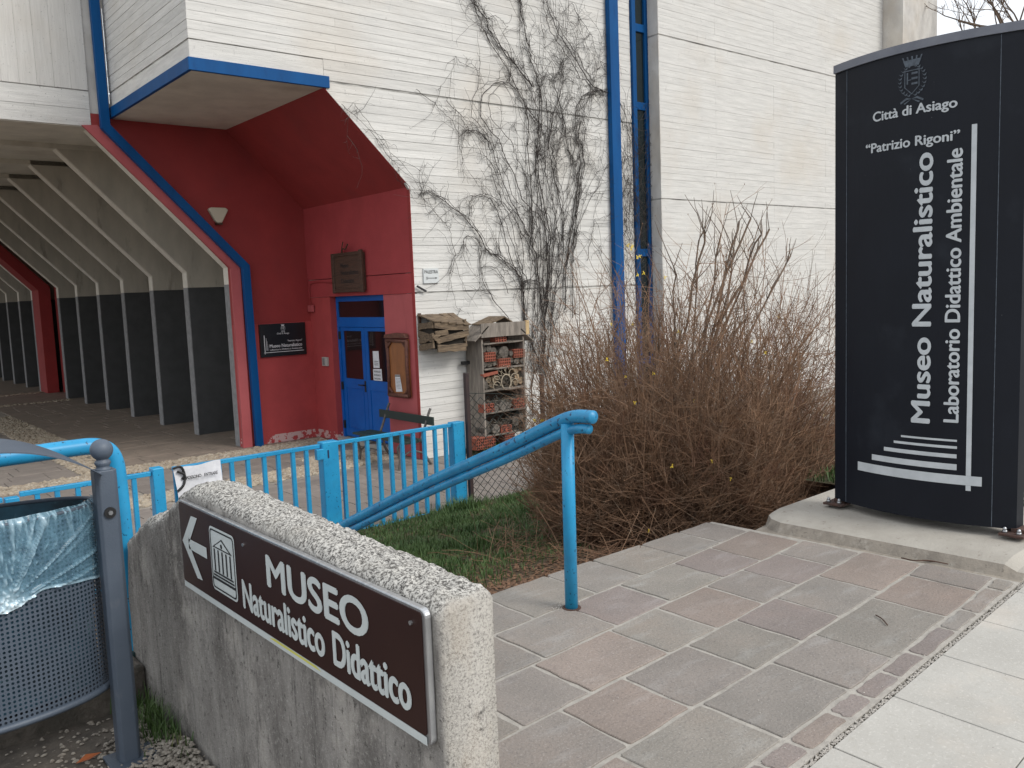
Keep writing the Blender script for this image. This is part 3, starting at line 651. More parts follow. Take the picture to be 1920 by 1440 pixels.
# ================================================================== things on the building
def fX(x, y0, z0, s=1):    # plane facing -X, reading direction -Y
    return lambda u, v: (x, y0-u*s, z0+v*s)
def fY(y, x0, z0): return lambda u, v: (x0+u, y, z0+v)
def rect(a, b, c, d): return [(a, c), (b, c), (b, d), (a, d)]
def crest(cx, cy, h, seed=1):   # town coat of arms: crown, shield with towers/bars, laurel and oak wreath, ribbon
    w = h*.62; out = []
    r = random.Random(seed)
    for s in (-1, 1):
        for i in range(11):
            t = i/10; a = math.radians(-75+150*t)
            x = cx+s*math.cos(a)*w*.45; y = cy-h*.06+math.sin(a)*h*.32
            for q in (-1, 1):
                dx_, dy = s*q*h*.035, h*.03; L = h*.055
                out.append([(x, y), (x+dx_*.6+L*.2, y+dy*.2), (x+dx_*1.4, y+dy+L*.5), (x+dx_*.1-L*.1, y+dy*.9)])
    # ribbon
    for s in (-1, 1): out.append([(cx, cy-h*.42), (cx+s*w*.2, cy-h*.38), (cx+s*w*.42, cy-h*.46), (cx+s*w*.4, cy-h*.50), (cx+s*w*.2, cy-h*.43)]); out.append([(cx, cy-h*.42), (cx+s*w*.3, cy-h*.5), (cx+s*w*.24, cy-h*.52)])
    # shield outline
    sw_, st, sb = w*.27, cy+h*.2, cy-h*.16
    for s in (-1, 1):
        out.append([(cx+s*sw_, st), (cx+s*sw_*.88, st), (cx+s*sw_*.88, sb), (cx+s*sw_, sb)]); out.append([(cx+s*sw_, sb), (cx+s*sw_*.88, sb), (cx, cy-h*.30), (cx, cy-h*.33)])
    out.append([(cx-sw_, st), (cx+sw_, st), (cx+sw_, st-h*.02), (cx-sw_, st-h*.02)])
    for i in range(3): out.append(rect(cx-sw_*.05, cx+sw_*.75, st-h*(.10+.11*i), st-h*(.055+.11*i)))
    out.append(rect(cx-sw_*.7, cx-sw_*.5, cy-h*.1, st-h*.05)); out.append(rect(cx-sw_*.7, cx-sw_*.1, cy-h*.02, cy+h*.0))
    # crown
    out.append([(cx-w*.24, cy+h*.28), (cx+w*.24, cy+h*.28), (cx+w*.33, cy+h*.42), (cx-w*.33, cy+h*.42)])
    for i in range(5):
        x = cx-w*.3+i*w*.15; out.append([(x-w*.02, cy+h*.42), (x+w*.03, cy+h*.42), (x+w*.03+(i-2)*w*.02, cy+h*.49), (x-w*.03+(i-2)*w*.02, cy+h*.49)])
    return out
# black museum plaque on the back wall
pq = thing('wall_plaque', 'black rectangular museum plaque with white lettering on the red wall', 'plaque', (6.85, Y2-.01, .6))
MB().box(6.41, 7.29, Y2-.05, Y2-.006, .612, 1.198).build('plate', PLQ, pq, bevel=.003)
f_ = fY(Y2-.053, 0, 0)
put_text('lettering', 'Museo Naturalistico', f_ and (lambda u, v: f_(6.578+u, .775+v)), PLW, pq, w=.625, h=.062, fat=.028)
put_text('lettering', 'Laboratorio Didattico Ambientale', lambda u, v: f_(6.582+u, .724+v), PLW, pq, w=.62, h=.028, fat=.02)
put_text('lettering', '"Patrizio Rigoni"', lambda u, v: f_(6.92+u, .866+v), PLW, pq, w=.29, h=.03, fat=.015)
put_text('lettering', 'Città di Asiago', lambda u, v: f_(6.73+u, 1.005+v), PLW, pq, w=.235, h=.03, fat=.015)
flat('crest', crest(6.85, 1.112, .145), f_, PLW, pq)
flat('logo_bars', [rect(6.478, 6.492, .665, 1.0), rect(6.462, 7.235, .686, .696)]+[rect(6.515+.016*i, 6.515+.016*i+(.007, .005, .003)[i], .725, .95-.055*i) for i in range(3)], f_, PLW, pq)
# lamp
lp = thing('wall_lamp', 'cream triangular bulkhead lamp high on the dark red wall', 'lamp', (5.82, Y2, 3.05))
c = P(407, 405, 'y', Y2)
lm_ = MB(); tri = [(-.17, .10), (-.13, .135), (.13, .135), (.17, .10), (.06, -.10), (.03, -.125), (-.03, -.125), (-.06, -.10)]
lm_.poly([(c.x+a, c.z+b) for a, b in tri], 'y', Y2-.09, Y2-.005); lm_.build('lamp_shade', LAMP, lp, bevel=.015)
MB().box(c.x-.05, c.x+.05, Y2-.1, Y2-.004, c.z-.15, c.z-.12).build('lamp_base', WOODD, lp)
# junction box with cable
jb = thing('junction_box', 'small red junction box with thin cable on the corner wall', 'junction box', (7.4, 14.6, 1.4))
MB().box(X1-.05, X1-.002, 14.5, 14.67, 1.38, 1.50).build('housing', REDL, jb, bevel=.006)
cb = MB(); cb.tube(chaikin([(X1-.012, 14.62, 1.50), (X1-.012, 14.63, 1.86), (X1-.012, 14.5, 1.90), (X1-.012, 14.1, 1.91), (X1-.012, 13.85, 1.88), (X1-.02, 13.62, 1.90)]), .008, 5); cb.build('cable', RED, jb)
# intercom keypad
kp = thing('keypad', 'small pale grey keypad beside the blue door', 'keypad', (7.42, 14.2, .4))
MB().box(X1-.03, X1+.016, 14.10, 14.28, .40, .56).build('housing', solid('keypad_plastic', (.42, .41, .38), .5), kp, bevel=.006)
MB().box(X1-.034, X1-.029, 14.17, 14.25, .42, .54).build('key_panel', solid('keypad_keys', (.2, .2, .2), .5), kp)
# wooden sign above the door
wsn = thing('wooden_sign', 'dark wooden board sign with carved lettering above the door', 'sign', (7.38, 13.1, 1.7))
MB().box(X1-.075, X1-.002, 12.60, 13.57, 1.73, 2.345).build('board', WOODD, wsn, bevel=.008)
b_ = MB()
b_.box(X1-.10, X1-.05, 12.57, 12.66, 1.69, 2.39); b_.box(X1-.10, X1-.05, 13.52, 13.60, 1.69, 2.37); b_.box(X1-.095, X1-.05, 12.66, 13.52, 1.70, 1.76); b_.box(X1-.095, X1-.05, 12.66, 13.52, 2.31, 2.37)
b_.build('frame', WOODD, wsn, bevel=.01)
for t_, z, w in (('Museo', 2.12, .27), ('Naturalistico', 2.0, .58), ('Didattico', 1.86, .42)):
    put_text('lettering', t_, fX(X1-.078, 13.30, z), BLK, wsn, w=w, h=.075, fat=.03)
tw = MB(); tw.tube(chaikin([(X1-.06, 13.25, 2.37), (X1-.09, 13.2, 2.45), (X1-.08, 13.1, 2.41), (X1-.1, 12.98, 2.50)]), .012, 5); tw.tube(chaikin([(X1-.05, 13.3, 2.36), (X1-.07, 13.22, 2.5), (X1-.07, 13.18, 2.55)]), .01, 5); tw.build('twig_ornament', WOODD, wsn)
# notice board
nbd = thing('notice_board', 'bark-framed plywood notice board right of the blue door', 'notice board', (7.38, 11.7, 0))
MB().box(X1-.04, X1-.0, 11.41, 11.99, .02, .93).build('board', WOODO, nbd)
b_ = MB(); b_.tube([(X1-.05, 11.41, .03), (X1-.055, 11.42, .5), (X1-.05, 11.41, .91)], [.035, .03, .035], 7); b_.tube([(X1-.05, 11.98, .03), (X1-.05, 11.96, .5), (X1-.05, 11.98, .91)], [.035, .028, .036], 7)
b_.tube([(X1-.055, 11.40, .04), (X1-.05, 12.0, .03)], .035, 7); b_.tube([(X1-.055, 11.40, .90), (X1-.05, 12.0, .91)], .03, 7)
for a in ((11.46, .1), (11.93, .1), (11.46, .84), (11.93, .84)): b_.tube([(X1-.055, a[0]-.05*(1 if a[0] < 11.7 else -1), a[1]+.06*(1 if a[1] < .5 else -1)), (X1-.055, a[0]+.06*(1 if a[0] < 11.7 else -1), a[1]-.04*(1 if a[1] < .5 else -1))], .02, 6)
b_.build('frame', WOODB, nbd, smooth=True)
MB().poly([(11.38, .95), (12.02, .94), (12.0, 1.0), (11.7, 1.03), (11.42, 1.02)], 'x', X1-.09, X1-.01).build('header_board', WOODB, nbd, bevel=.01)
nt_ = tag(MB().addm([(X1-.047, 11.80, .36), (X1-.047, 11.655, .365), (X1-.047, 11.60, .10), (X1-.047, 11.79, .085)], [(0, 1, 2, 3)]).build('notice_sheet', PAPER, None, (X1-.047, 11.7, .08)), 'white printed sheet pinned low on the notice board', 'paper')
flat('print_lines', [[(11.80, .357), (11.655, .362), (11.653, .33), (11.798, .325)]]+[rect(11.63+.01, 11.775, .30-.022*i, .306-.022*i) for i in range(8)], lambda y, z: (X1-.049, y, z), M('grey_print', (.25, .25, .25)), nt_)
nt_.children[0].location = (0, 0, 0)
# papers on the door glass
gp = tag(MB().addm([(dx+.012, 12.80, .695), (dx+.012, 12.61, .70), (dx+.012, 12.60, .415), (dx+.012, 12.80, .41)], [(0, 1, 2, 3)]).build('door_notice', PAPER, None, (dx, 12.7, .41)), 'upper white notice taped inside the door glass', 'paper')
flat('print_lines', [rect(12.63, 12.77, .52-.03*i, .528-.03*i) for i in range(3)], lambda y, z: (dx+.010, y, z), BLK, gp)
gp2 = tag(MB().addm([(dx+.012, 12.82, .39), (dx+.012, 12.545, .40), (dx+.012, 12.535, .198), (dx+.012, 12.82, .195)], [(0, 1, 2, 3)]).build('entrance_notice', PAPER, None, (dx, 12.7, .2)), 'lower white entrance notice in three languages on door glass', 'paper')
for t_, z in (('INGRESSO', .335), ('ENTRANCE', .275), ('EINGANG', .215)): put_text('lettering', t_, fX(dx+.010, 12.79, z), BLK, gp2, w=.21, h=.032, fat=.01)
# PALESTRA sign
ps = thing('direction_sign', 'small white PALESTRA sign with right arrow on the concrete wall', 'sign', (7.72, Y1, 1.8))
MB().box(7.585, 7.865, Y1-.03, Y1-.004, 1.785, 2.01).build('plate', M('pale_sign_plate', (.60, .63, .63), (.54, .56, .56), 8), ps)
put_text('lettering', 'PALESTRA', lambda u, v: (7.60+u, Y1-.033, 1.935+v), BLK, ps, w=.25, h=.05, fat=.005)
flat('arrow', [rect(7.63, 7.80, 1.858, 1.866), [(7.80, 1.848), (7.835, 1.862), (7.80, 1.876)], rect(7.625, 7.66, 1.845, 1.850), rect(7.625, 7.66, 1.874, 1.879)], lambda x, z: (x, Y1-.033, z), BLK, ps)
tag(MB().obox((7.44, Y1-.05, 1.745), (7.60, Y1-.05, 1.66), .025, .03, (0, 1, 0)).build('wall_bracket', BLK, None, (7.5, Y1, 1.7)), 'short black slanting bracket on the wall below PALESTRA sign', 'bracket')
# ================================================================== bark nest box
nx = thing('nest_box', 'weathered bark-board nesting box fixed to the white wall', 'nest box', (7.85, Y1, .75))
x0, x1, yf, z0, z1 = 7.46, 8.12, Y1-.36, .80, 1.22
hs = MB()
def plank(a, b, w, t, up, mb=None, mat=WOODH, par=nx, nm='plank'):
    m = MB(); a = Vector(a); b = Vector(b); n = 5; upv = Vector(up); d = (b-a).normalized(); r = d.cross(upv).normalized(); u = r.cross(d).normalized(); vs = []
    for i in range(n+1):
        c = a.lerp(b, i/n); ww = w/2*U(.82, 1.12); tt = t/2*U(.7, 1.3); o = r*U(-.008, .008)
        vs += [c+o-r*ww-u*tt, c+o+r*ww*U(.9, 1)-u*tt*U(.5, 1), c+o+r*ww+u*tt, c+o-r*ww+u*tt*U(.5, 1.1)]
    fs = [(0, 1, 2, 3), (n*4+3, n*4+2, n*4+1, n*4)]
    for i in range(n):
        for k in range(4): k2 = (k+1) % 4; fs.append((i*4+k, (i+1)*4+k, (i+1)*4+k2, i*4+k2))
    m.addm(vs, fs); return m.build(nm, mat, par)
for i in range(5): plank((x0+.06+.135*i, Y1-.01, 1.30), (x0+.10+.14*i, yf-.03, 1.20-.02*i), .15, .02, (0, 0, 1))
for (za, zb, w, xa, xb) in ((1.14, 1.08, .10, 7.5, 8.15), (1.0, 1.04, .09, 7.52, 7.75), (.90, 1.0, .085, 7.56, 8.14), (.79, .78, .11, 7.55, 8.08), (.98, .88, .07, 7.48, 7.6)):
    plank((xa, yf, za), (xb, yf, zb), w, .035, (0, 1, 0))
for (za, zb) in ((1.12, 1.16), (1.02, .93), (.90, .98), (.80, .84)): plank((x0, Y1-.01, za), (x0+.02, yf, zb), .10, .03, (1, 0, 0)); plank((x1+.02, Y1-.01, za), (x1-.02, yf, zb), .10, .03, (1, 0, 0))
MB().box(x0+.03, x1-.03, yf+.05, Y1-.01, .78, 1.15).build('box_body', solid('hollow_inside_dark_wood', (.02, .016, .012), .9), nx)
plank((7.47, Y1-.02, .95), (7.47, Y1-.02, 1.33), .04, .03, (0, 1, 0), mat=WOODD)
# ================================================================== insect hotel
IY = 10.75
def H(x, y, yy=IY): return P(860+x/5.33, 580+y/5.33, 'y', yy)
ih = thing('insect_hotel', 'tall grey wooden insect hotel on shelves against the white wall', 'insect hotel', (8.75, 10.95, -.8))
hx0, hx1, hz0, hz1 = 8.33, 9.215, -.68, .93
MB().box(hx0-.0, hx0+.03, IY+.0, Y1-.03, hz0, .88).build('side_board', WOODG, ih, bevel=.003)
MB().box(hx1-.03, hx1, IY+.0, Y1-.03, hz0, .88).build('side_board', WOODG, ih, bevel=.003)
MB().box(hx0+.03, hx1-.03, Y1-.06, Y1-.04, hz0, .9).build('back_board', WOODD, ih)
MB().box(hx0-.03, hx0+.11, IY-.035, IY-.012, hz0-.02, .75).v  # (no separate corner post)
SH = [.80, .395, .05, -.305, -.67]
for z in SH: plank((hx0+.03, IY+.15, z), (hx1-.03, IY+.15, z+.004), .36, .026, (0, 0, 1), mat=WOODG, par=ih, nm='shelf')
MB().box(hx0-.03, hx1+.0, IY-.05, IY-.025, .905, 1.125).build('fascia_board', WOODG, ih, bevel=.003)
MB().box(hx1+.002, hx1+.075, IY-.052, IY-.02, .905, 1.135).build('fascia_end', WOODP, ih)
ro = MB(); ro.obox((hx0-.16, IY+.17, .86), (hx0+.12, IY+.17, 1.08), .44, .02, (0, 0, 1)); ro.build('roof_board', WOODG, ih)
ro = MB(); ro.obox((hx1+.16, IY+.17, .80), (hx1-.10, IY+.17, 1.0), .44, .02, (0, 0, 1)); ro.build('roof_board', WOODG, ih)
ro = MB(); ro.obox((8.44, IY+.17, 1.10), (8.80, IY+.17, 1.215), .42, .018, (0, 0, 1)); ro.build('ridge_board', WOODH, ih)
ro = MB(); ro.obox((8.97, IY+.17, 1.11), (8.80, IY+.17, 1.207), .42, .018, (0, 0, 1)); ro.build('ridge_board', WOODH, ih)
MB().box(8.19, 8.34, Y1-.12, Y1-.06, .48, .53).build('bracket', BLK, ih)
def brick_mb(x0, x1, y0, y1, z0, z1, nx_, nz_):
    m = MB()
    m.box(x0, x1, y0+.012, y1, z0, z1, 0)
    # pierced face: bars around real recesses
    fr_ = .16; cw = (x1-x0)/nx_; ch_ = (z1-z0)/nz_
    for i in range(nx_+1):
        cxx = x0+cw*i; hw = cw*fr_; m.box(max(x0, cxx-hw), min(x1, cxx+hw), y0, y0+.013, z0, z1, 0)
    for j in range(nz_+1):
        cz = z0+ch_*j; hw = ch_*fr_; m.box(x0+.001, x1-.001, y0+.001, y0+.013, max(z0+.001, cz-hw), min(z1-.001, cz+hw), 0)
    m.mi = [0]*len(m.f); m.mi[0:6] = [1]*6
    # body sides must stay terracotta: thin wrap
    m.box(x0-.002, x1+.002, y0+.014, y1+.001, z1-.004, z1+.002, 0); m.box(x0-.003, x0+.004, y0+.014, y1+.001, z0, z1, 0)
    return m
HOLE = solid('brick_hole', (.05, .018, .012), .95)
def hbrick(p0, p1, label, nx_=6, nz_=3, dep=.14, y=IY-.0):
    a = H(*p0); b = H(*p1); m = brick_mb(a.x, b.x, y, y+dep, b.z, a.z, nx_, nz_)
    return tag(m.build('hollow_brick', [BRK, HOLE], None, ((a.x+b.x)/2, y, b.z)), label, 'brick', 'hollow bricks in the insect hotel')
hbrick((368, 268), (478, 322), 'hollow brick under the roof of the insect hotel', 4, 3, .14)
hbrick((262, 437), (372, 515), 'hollow brick left on the uppermost wide shelf of insect hotel')
hbrick((553, 403), (665, 475), 'hollow brick at far right of the upper log shelf')
hbrick((403, 498), (520, 575), 'hollow brick in the middle of the upper log shelf', 6, 3)
hbrick((250, 955), (358, 1022), 'hollow brick at left end of the shelf behind the wire')
hbrick((556, 900), (670, 975), 'hollow brick at right end of the shelf behind the wire')
hbrick((426, 1170), (532, 1235), 'slotted brick on the lowest shelf of the insect hotel', 2, 4)
hbrick((155, 1295), (350, 1375), 'wide brick carrying the left foot of insect hotel', 9, 4, .25, IY-.05)
hbrick((455, 1250), (556, 1320), 'brick beneath the middle of the insect hotel', 5, 4, .25, IY-.02)
rs = random.Random(11)
def logd(px, py, rp, mat=LOGE, y=None, L=.22):
    c = H(px, py); r = rp/5.33/1626*15; y = IY+rs.uniform(.01, .05) if y is None else y
    m = MB(); n = 12; vs = []; fs = []
    for k_, (rr_, yy) in enumerate(((1, L), (1, .004), (.9, 0), (.45, .004), (.1, -.001))):
        for k in range(n): a = 2*math.pi*k/n; q = 1+.06*math.sin(3*a+px); vs.append((c.x+r*rr_*q*math.cos(a), y+yy, c.z+r*rr_*q*math.sin(a)))
    for i in range(4):
        for k in range(n): fs.append((i*n+k, i*n+(k+1) % n, (i+1)*n+(k+1) % n, (i+1)*n+k))
    fs.append(tuple(range(4*n, 5*n))); m.addm(vs, fs)
    o = m.build('log', mat, None, (c.x, y, c.z)); return o
for (a, b, r, w) in ((275, 745, 32, 1), (312, 705, 30, 0), (350, 760, 27, 0), (378, 700, 38, 0), (290, 780, 22, 1), (590, 605, 34, 0), (590, 672, 28, 0), (585, 735, 28, 0), (635, 710, 34, 0), (540, 705, 22, 1), (620, 590, 20, 0)):
    LN = ['leftmost low', 'second upper-left', 'bottom second-from-left', 'largest left-hand', 'small grey bottom-left', 'uppermost right-hand', 'right-hand middle-row', 'bottom right-of-centre', 'far right', 'small grey one beside the cane rings,', 'tiny top-right'] if 'LI' not in globals() else LN; LI = globals().get('LI', -1)+1
    tag(logd(a, b, r, LOGE if not w else LOGD), LN[LI].rstrip(',')+' log end on middle hotel shelf', 'log', 'logs on the middle shelf')
for (a, b, r) in ((262, 400, 30), (310, 395, 32), (368, 415, 34), (470, 430, 58), (265, 555, 28), (330, 550, 32), (378, 545, 22), (545, 510, 24), (595, 515, 32), (645, 515, 26), (530, 440, 24)):
    UN = ['top left corner', 'top row second-from-left', 'top row left-of-centre', 'big round central', 'bottom left corner', 'bottom row second-from-left', 'bottom row beside the middle brick', 'bottom row just right of middle brick', 'bottom row second-from-right', 'bottom right corner', 'small top row right-of-centre']; UI = globals().get('UI', -1)+1
    tag(logd(a, b, r, LOGD), 'grey log end, '+UN[UI]+' of the upper shelf', 'log', 'grey logs on the upper shelf')
for (a, b, r) in ((395, 985, 36), (450, 965, 44), (505, 960, 34), (290, 1215, 40), (380, 1200, 46), (585, 1120, 46), (640, 1070, 30), (300, 1150, 30)):
    DN = ['left one between the two bricks behind the wire', 'large middle one between the bricks behind the wire', 'right one between the two bricks behind the wire', 'leftmost on the lowest shelf', 'second from left on the lowest shelf', 'right of slotted brick on the lowest shelf', 'small upper right on the lowest shelf', 'small upper left on the lowest shelf']; DI = globals().get('DI', -1)+1
    tag(logd(a, b, r, LOGD), 'dark log end, '+DN[DI], 'log', 'dark logs on the lower shelves')
a = H(240, 665); b = H(385, 628)
tag(MB().obox((a.x, IY+.02, a.z), (b.x, IY+.02, b.z), .05, .085, (0, 1, 0)).build('clay_tile', BRK, None, a, bevel=.006), 'plain terracotta tile leaning on the middle shelf', 'tile')
rg = MB(); c = H(475, 725)
for k_ in range(1): rg.tube([(c.x+.1*math.cos(t*6.2832/14), IY, c.z+.12*math.sin(t*6.2832/14)) for t in range(15)], .009, 5)
for k_ in range(9):
    a = -.2+k_*.45; cc = (c.x+.19*math.cos(a), c.z+.2*math.sin(a)); rg.tube([(cc[0]+.075*math.cos(t*.7), IY+.01, cc[1]+.075*math.sin(t*.7)) for t in range(8)], .006, 4)
tag(rg.build('cane_rings', M('dry_cane', (.42, .36, .27), (.3, .25, .18), 20), None, (c.x, IY, c.z)), 'pale cane rings arranged as a flower on middle shelf', 'cane rings')
st = MB()
for _ in range(900):
    sh = rs.choice([(.06, .34), (-.29, -.02), (-.66, -.36), (.42, .74)]); x = rs.uniform(hx0+.06, hx1-.06); z = rs.uniform(sh[0], sh[1]-.1); y = IY+rs.uniform(.03, .12); a = rs.uniform(0, 3.14); L = rs.uniform(.05, .14)
    st.tube([(x, y, z), (x+L*math.cos(a), y-rs.uniform(0, .04), z+L*.6*math.sin(a))], .0035, 3, False)
tag(st.build('straw_filling', M('dry_straw', (.20, .175, .14), (.09, .08, .065), 15), None, (8.75, IY, -.6), kind='stuff'), 'loose grey straw and twigs filling the insect hotel shelves', 'straw')
# pale round stone disc right of the hotel
c = P(1000, 800, 'y', 10.6)
dm = MB(); dm.tube([(c.x, 10.58, c.z), (c.x, 10.62, c.z)], .17, 24); tag(dm.build('round_disc', M('pale_disc', (.5, .49, .46), (.42, .41, .38), 6), None, c), 'pale round disc leaning beside the insect hotel foot', 'disc')
# ================================================================== bench
bn = thing('bench', 'dark green slatted bench with cast-iron legs in front of the entrance', 'bench', (7.0, 11.4, ZC))
by0, by1 = 10.60, 12.12
sl_ = MB().obox((7.25, by0, -.27), (7.25, by1, -.267), .03, .125, (0, 0, 1)); sl_.build('backrest_slat', BENCH, bn, bevel=.004)
for i, x in enumerate((6.78, 6.90, 7.02)): MB().box(x-.052, x+.052, by0, by1, -.545, -.515).build('seat_slat', BENCH, bn, bevel=.004)
MB().box(7.19, 7.215, by0+.02, by1-.02, -.46, -.36).v
for y in (by0+.18, by1-.18):
    l = MB()
    l.tube(chaikin([(6.72, y, ZC), (6.76, y, -.80), (6.70, y, -.62), (6.80, y, -.56), (7.08, y, -.57)]), .022, 6)
    l.tube(chaikin([(7.30, y, ZC), (7.18, y, -.78), (7.20, y, -.62), (7.12, y, -.57), (7.20, y, -.40), (7.30, y, -.15), (7.33, y, -.10)]), .021, 6)
    l.tube(chaikin([(6.76, y, -.78), (6.95, y, -.68), (7.18, y, -.76)]), .016, 6)
    l.build('leg', IRON, bn, smooth=True)
# ================================================================== cyan fence and gate
FY = 8.2; FT, FB = .10, -.93
def bal(par, x, proto=[None]):
    if proto[0] is None:
        proto[0] = MB().box(x-.02, x+.02, FY-.02, FY+.02, FB+.03, FT-.04).build('baluster', CYAN, par, bevel=.003); proto.append(x)
        proto[0]['o'] = 0; return
    c = proto[0].copy(); COL.objects.link(c); c.parent = par
    c.location = Vector((x-proto[1], 0, 0))+(ORG[proto[0]]-ORG[par]); ORG[c] = ORG[par]
fg = 'cyan steel fence sections at the courtyard'
def section(x0, x1, xs, label, cat='fence', zt=FT):
    t = thing('steel_fence' if cat == 'fence' else 'steel_gate', label, cat, ((x0+x1)/2, FY, ZC), fg)
    MB().box(x0, x1, FY-.025, FY+.025, zt-.04, zt).build('top_rail', CYAN, t, bevel=.004)
    MB().box(x0, x1, FY-.022, FY+.022, FB, FB+.032).build('bottom_rail', CYAN, t, bevel=.004)
    for x in xs: bal(t, x)
    return t
bx = [4.425+.149*i for i in range(10)]
f1 = section(4.345, 5.845, bx, 'cyan steel fence section between the numbered post and grass')
f2 = section(2.64, 4.15, [2.665, 3.205, 3.37, 3.54, 3.69, 3.85, 4.0, 2.80, 2.94, 3.08], 'cyan gate leaf carrying the white paper notice', 'gate', .095)
f3 = section(1.37, 2.44, [1.50, 1.655, 1.82, 1.98, 2.13, 2.29], 'cyan gate leaf partly behind the grey bin', 'gate', .085)
f4 = section(-.8, 1.24, [1.1-.15*i for i in range(12)], 'leftmost cyan fence section behind the rubbish bin', 'fence', .06)
for (x0, x1, par, lab) in ((4.16, 4.345, f1, 'post numbered 1'), (5.845, 6.01, f1, 'end post beside the chain-link'), (2.445, 2.545, f2, 'gate meeting post with black cable')):
    o = MB().box(x0, x1, FY-.06, FY+.06, ZC-.1, FT+(.015 if x1 < 6 else .01)).build('post', CYAN, par, bevel=.008, label=lab)
MB().box(1.255, 1.36, FY-.05, FY+.05, ZC-.1, .05).build('post', CYAN, f4, bevel=.006)
MB().box(4.09, 4.17, FY-.065, FY-.01, -.06, .05).build('hinge', CYAN, f2, bevel=.004)
put_text('painted_number', '1', lambda u, v: (4.215+u, FY-.063, -.055+v), solid('navy_paint', (.01, .02, .07), .6), f1, h=.09, fat=.03)
ck = MB(); ck.tube(chaikin([(2.62, FY-.07, .09), (2.70, FY-.08, .11), (2.73, FY-.07, -.0), (2.71, FY-.08, -.08), (2.65, FY-.07, -.13)]), .012, 6); ck.tube(chaikin([(2.66, FY-.07, .06), (2.73, FY-.09, .02), (2.70, FY-.07, -.02)]), .012, 6)
tag(ck.build('cable_lock', BLK, None, (2.7, FY, 0)), 'black cable lock looped round the gate top', 'cable lock')
pp = MB(); Np = 12
for j in range(Np+1):
    for i in range(Np+1):
        u, v = i/Np, j/Np; x = 2.63+.455*u+.03*v*(1-u); z = .085-.006*u-.34*v+.02*u; pp.v.append((x, FY-.045-.012*math.sin(u*5+v*3)-.015*v*U(.6, 1), z+.006*math.sin(u*9)))
for j in range(Np):
    for i in range(Np): a = j*(Np+1)+i; pp.f.append((a, a+1, a+Np+2, a+Np+1)); pp.mi.append(0)
gn = tag(pp.build('gate_notice', PAPER, None, (2.85, FY, -.2), smooth=True), 'white paper notice reading POSSONO ENTRARE tied to the gate', 'paper')
o = put_text('lettering', 'POSSONO   ENTRARE', lambda u, v: (2.735+u, FY-.078, -.03+v+u*.02), BLK, gn, w=.30, h=.032, fat=.03)
# ================================================================== chain-link fence
cl = thing('chain_link_fence', 'dark green chain-link fence on iron posts beside the garden bed', 'fence', (7, 8.12, ZC))
cy = 8.12
def ctop(x): return .45-.16*min((x-6.0)/1.2, 1.6)
MB().box(6.015, 6.065, cy-.03, cy+.02, ZC-.1, .68).build('post', POSTM, cl, bevel=.004)
MB().box(7.20, 7.245, cy-.025, cy+.02, ZC-.1, .56).build('post', POSTM, cl, bevel=.004)
MB().box(8.6, 8.645, cy-.025, cy+.02, ZC-.1, .5).build('post', POSTM, cl, bevel=.004)
wm = MB(); p = .058; ncol = int((9.3-6.06)/(p/1))
for i in range(ncol):
    xa = 6.07+p*i; pts = []; z = ZC-.0; j = 0
    while z < ctop(xa):
        pts.append((xa+(p*1.0 if (j+i) % 2 == 0 else 0)+U(-.003, .003), cy+(.002 if j % 2 else -.002), z)); z += p*.95; j += 1
    wm.tube(pts, .0052, 3, False)
wm.tube([(6.04+i*.3, cy, ctop(6.04+i*.3)-.005+.01*math.sin(i)) for i in range(11)], .005, 4); wm.tube([(6.04+i*.3, cy, .12+.008*math.sin(i*2)) for i in range(11)], .002, 3)
wm.build('wire_mesh', WIRE, cl)
# ================================================================== handrail on the landing
rx = 2.908; hr = thing('handrail', 'worn cyan double handrail sloping down beside the stair', 'handrail', (rx, 3.10, 0))
MB().tube([(rx, 3.10, -.02), (rx, 3.095, .50), (rx, 3.09, .945)], .0325, 20).build('post', CYAN, hr, smooth=True)
MB().tube([(rx, 3.10, -.012), (rx, 3.10, .004)], .048, 16).build('post_foot', RUST, hr)
MB().tube([(rx, 2.93, .985), (rx, 3.0, .985)], .001, 3).v
up = chaikin([(rx, 2.905, .992), (rx, 3.02, .99), (rx, 3.14, .955), (rx, 3.57, .768), (rx, 4.36, .462), (rx, 5.35, .035), (rx, 5.9, -.20)], 3)
ru = [.0325]*len(up); ru[0] = .012; ru[1] = .0325
up = [up[0]-Vector((0, .012, 0)), up[0]]+up[1:]; ru = [.014, .031]+[.0325]*(len(up)-2)
MB().tube(up, ru, 18).build('upper_rail', CYAND, hr, smooth=True)
lo = [p_-Vector((0, .008, .060)) for p_ in up[7:]]
MB().tube(lo, .024, 14).build('lower_rail', CYAND, hr, smooth=True)
MB().tube([(rx, 5.6, -.95), (rx, 5.6, -.08)], .0325, 14).build('post', CYAN, hr, smooth=True)
# stair going down behind the parapet
stp = MB()
for i in range(6): stp.box(1.15, 2.98, 3.55+.37*i, 3.55+.37*(i+1)+.02, ZC-.05, -.158*(i+1))
struct(stp.build('stairs', SLAB, bevel=.004))
# ================================================================== second handrail by the bin
h2 = thing('handrail', 'bright cyan bent tube handrail behind the rubbish bin', 'handrail', (.99, 3.77, .15))
MB().tube(chaikin([(-.9, 3.77, 1.03), (.80, 3.77, 1.046), (.93, 3.77, 1.045), (.985, 3.77, 1.00), (.995, 3.77, .88), (.999, 3.77, .4), (1.0, 3.77, .12)], 3), .034, 18).build('tube', CYAN, h2, smooth=True)
MB().tube([(1.0, 3.77, .145), (1.0, 3.77, .165)], .055, 14).build('foot_plate', M('dull_green_plate', (.03, .07, .07), (.02, .05, .05), 9), h2)
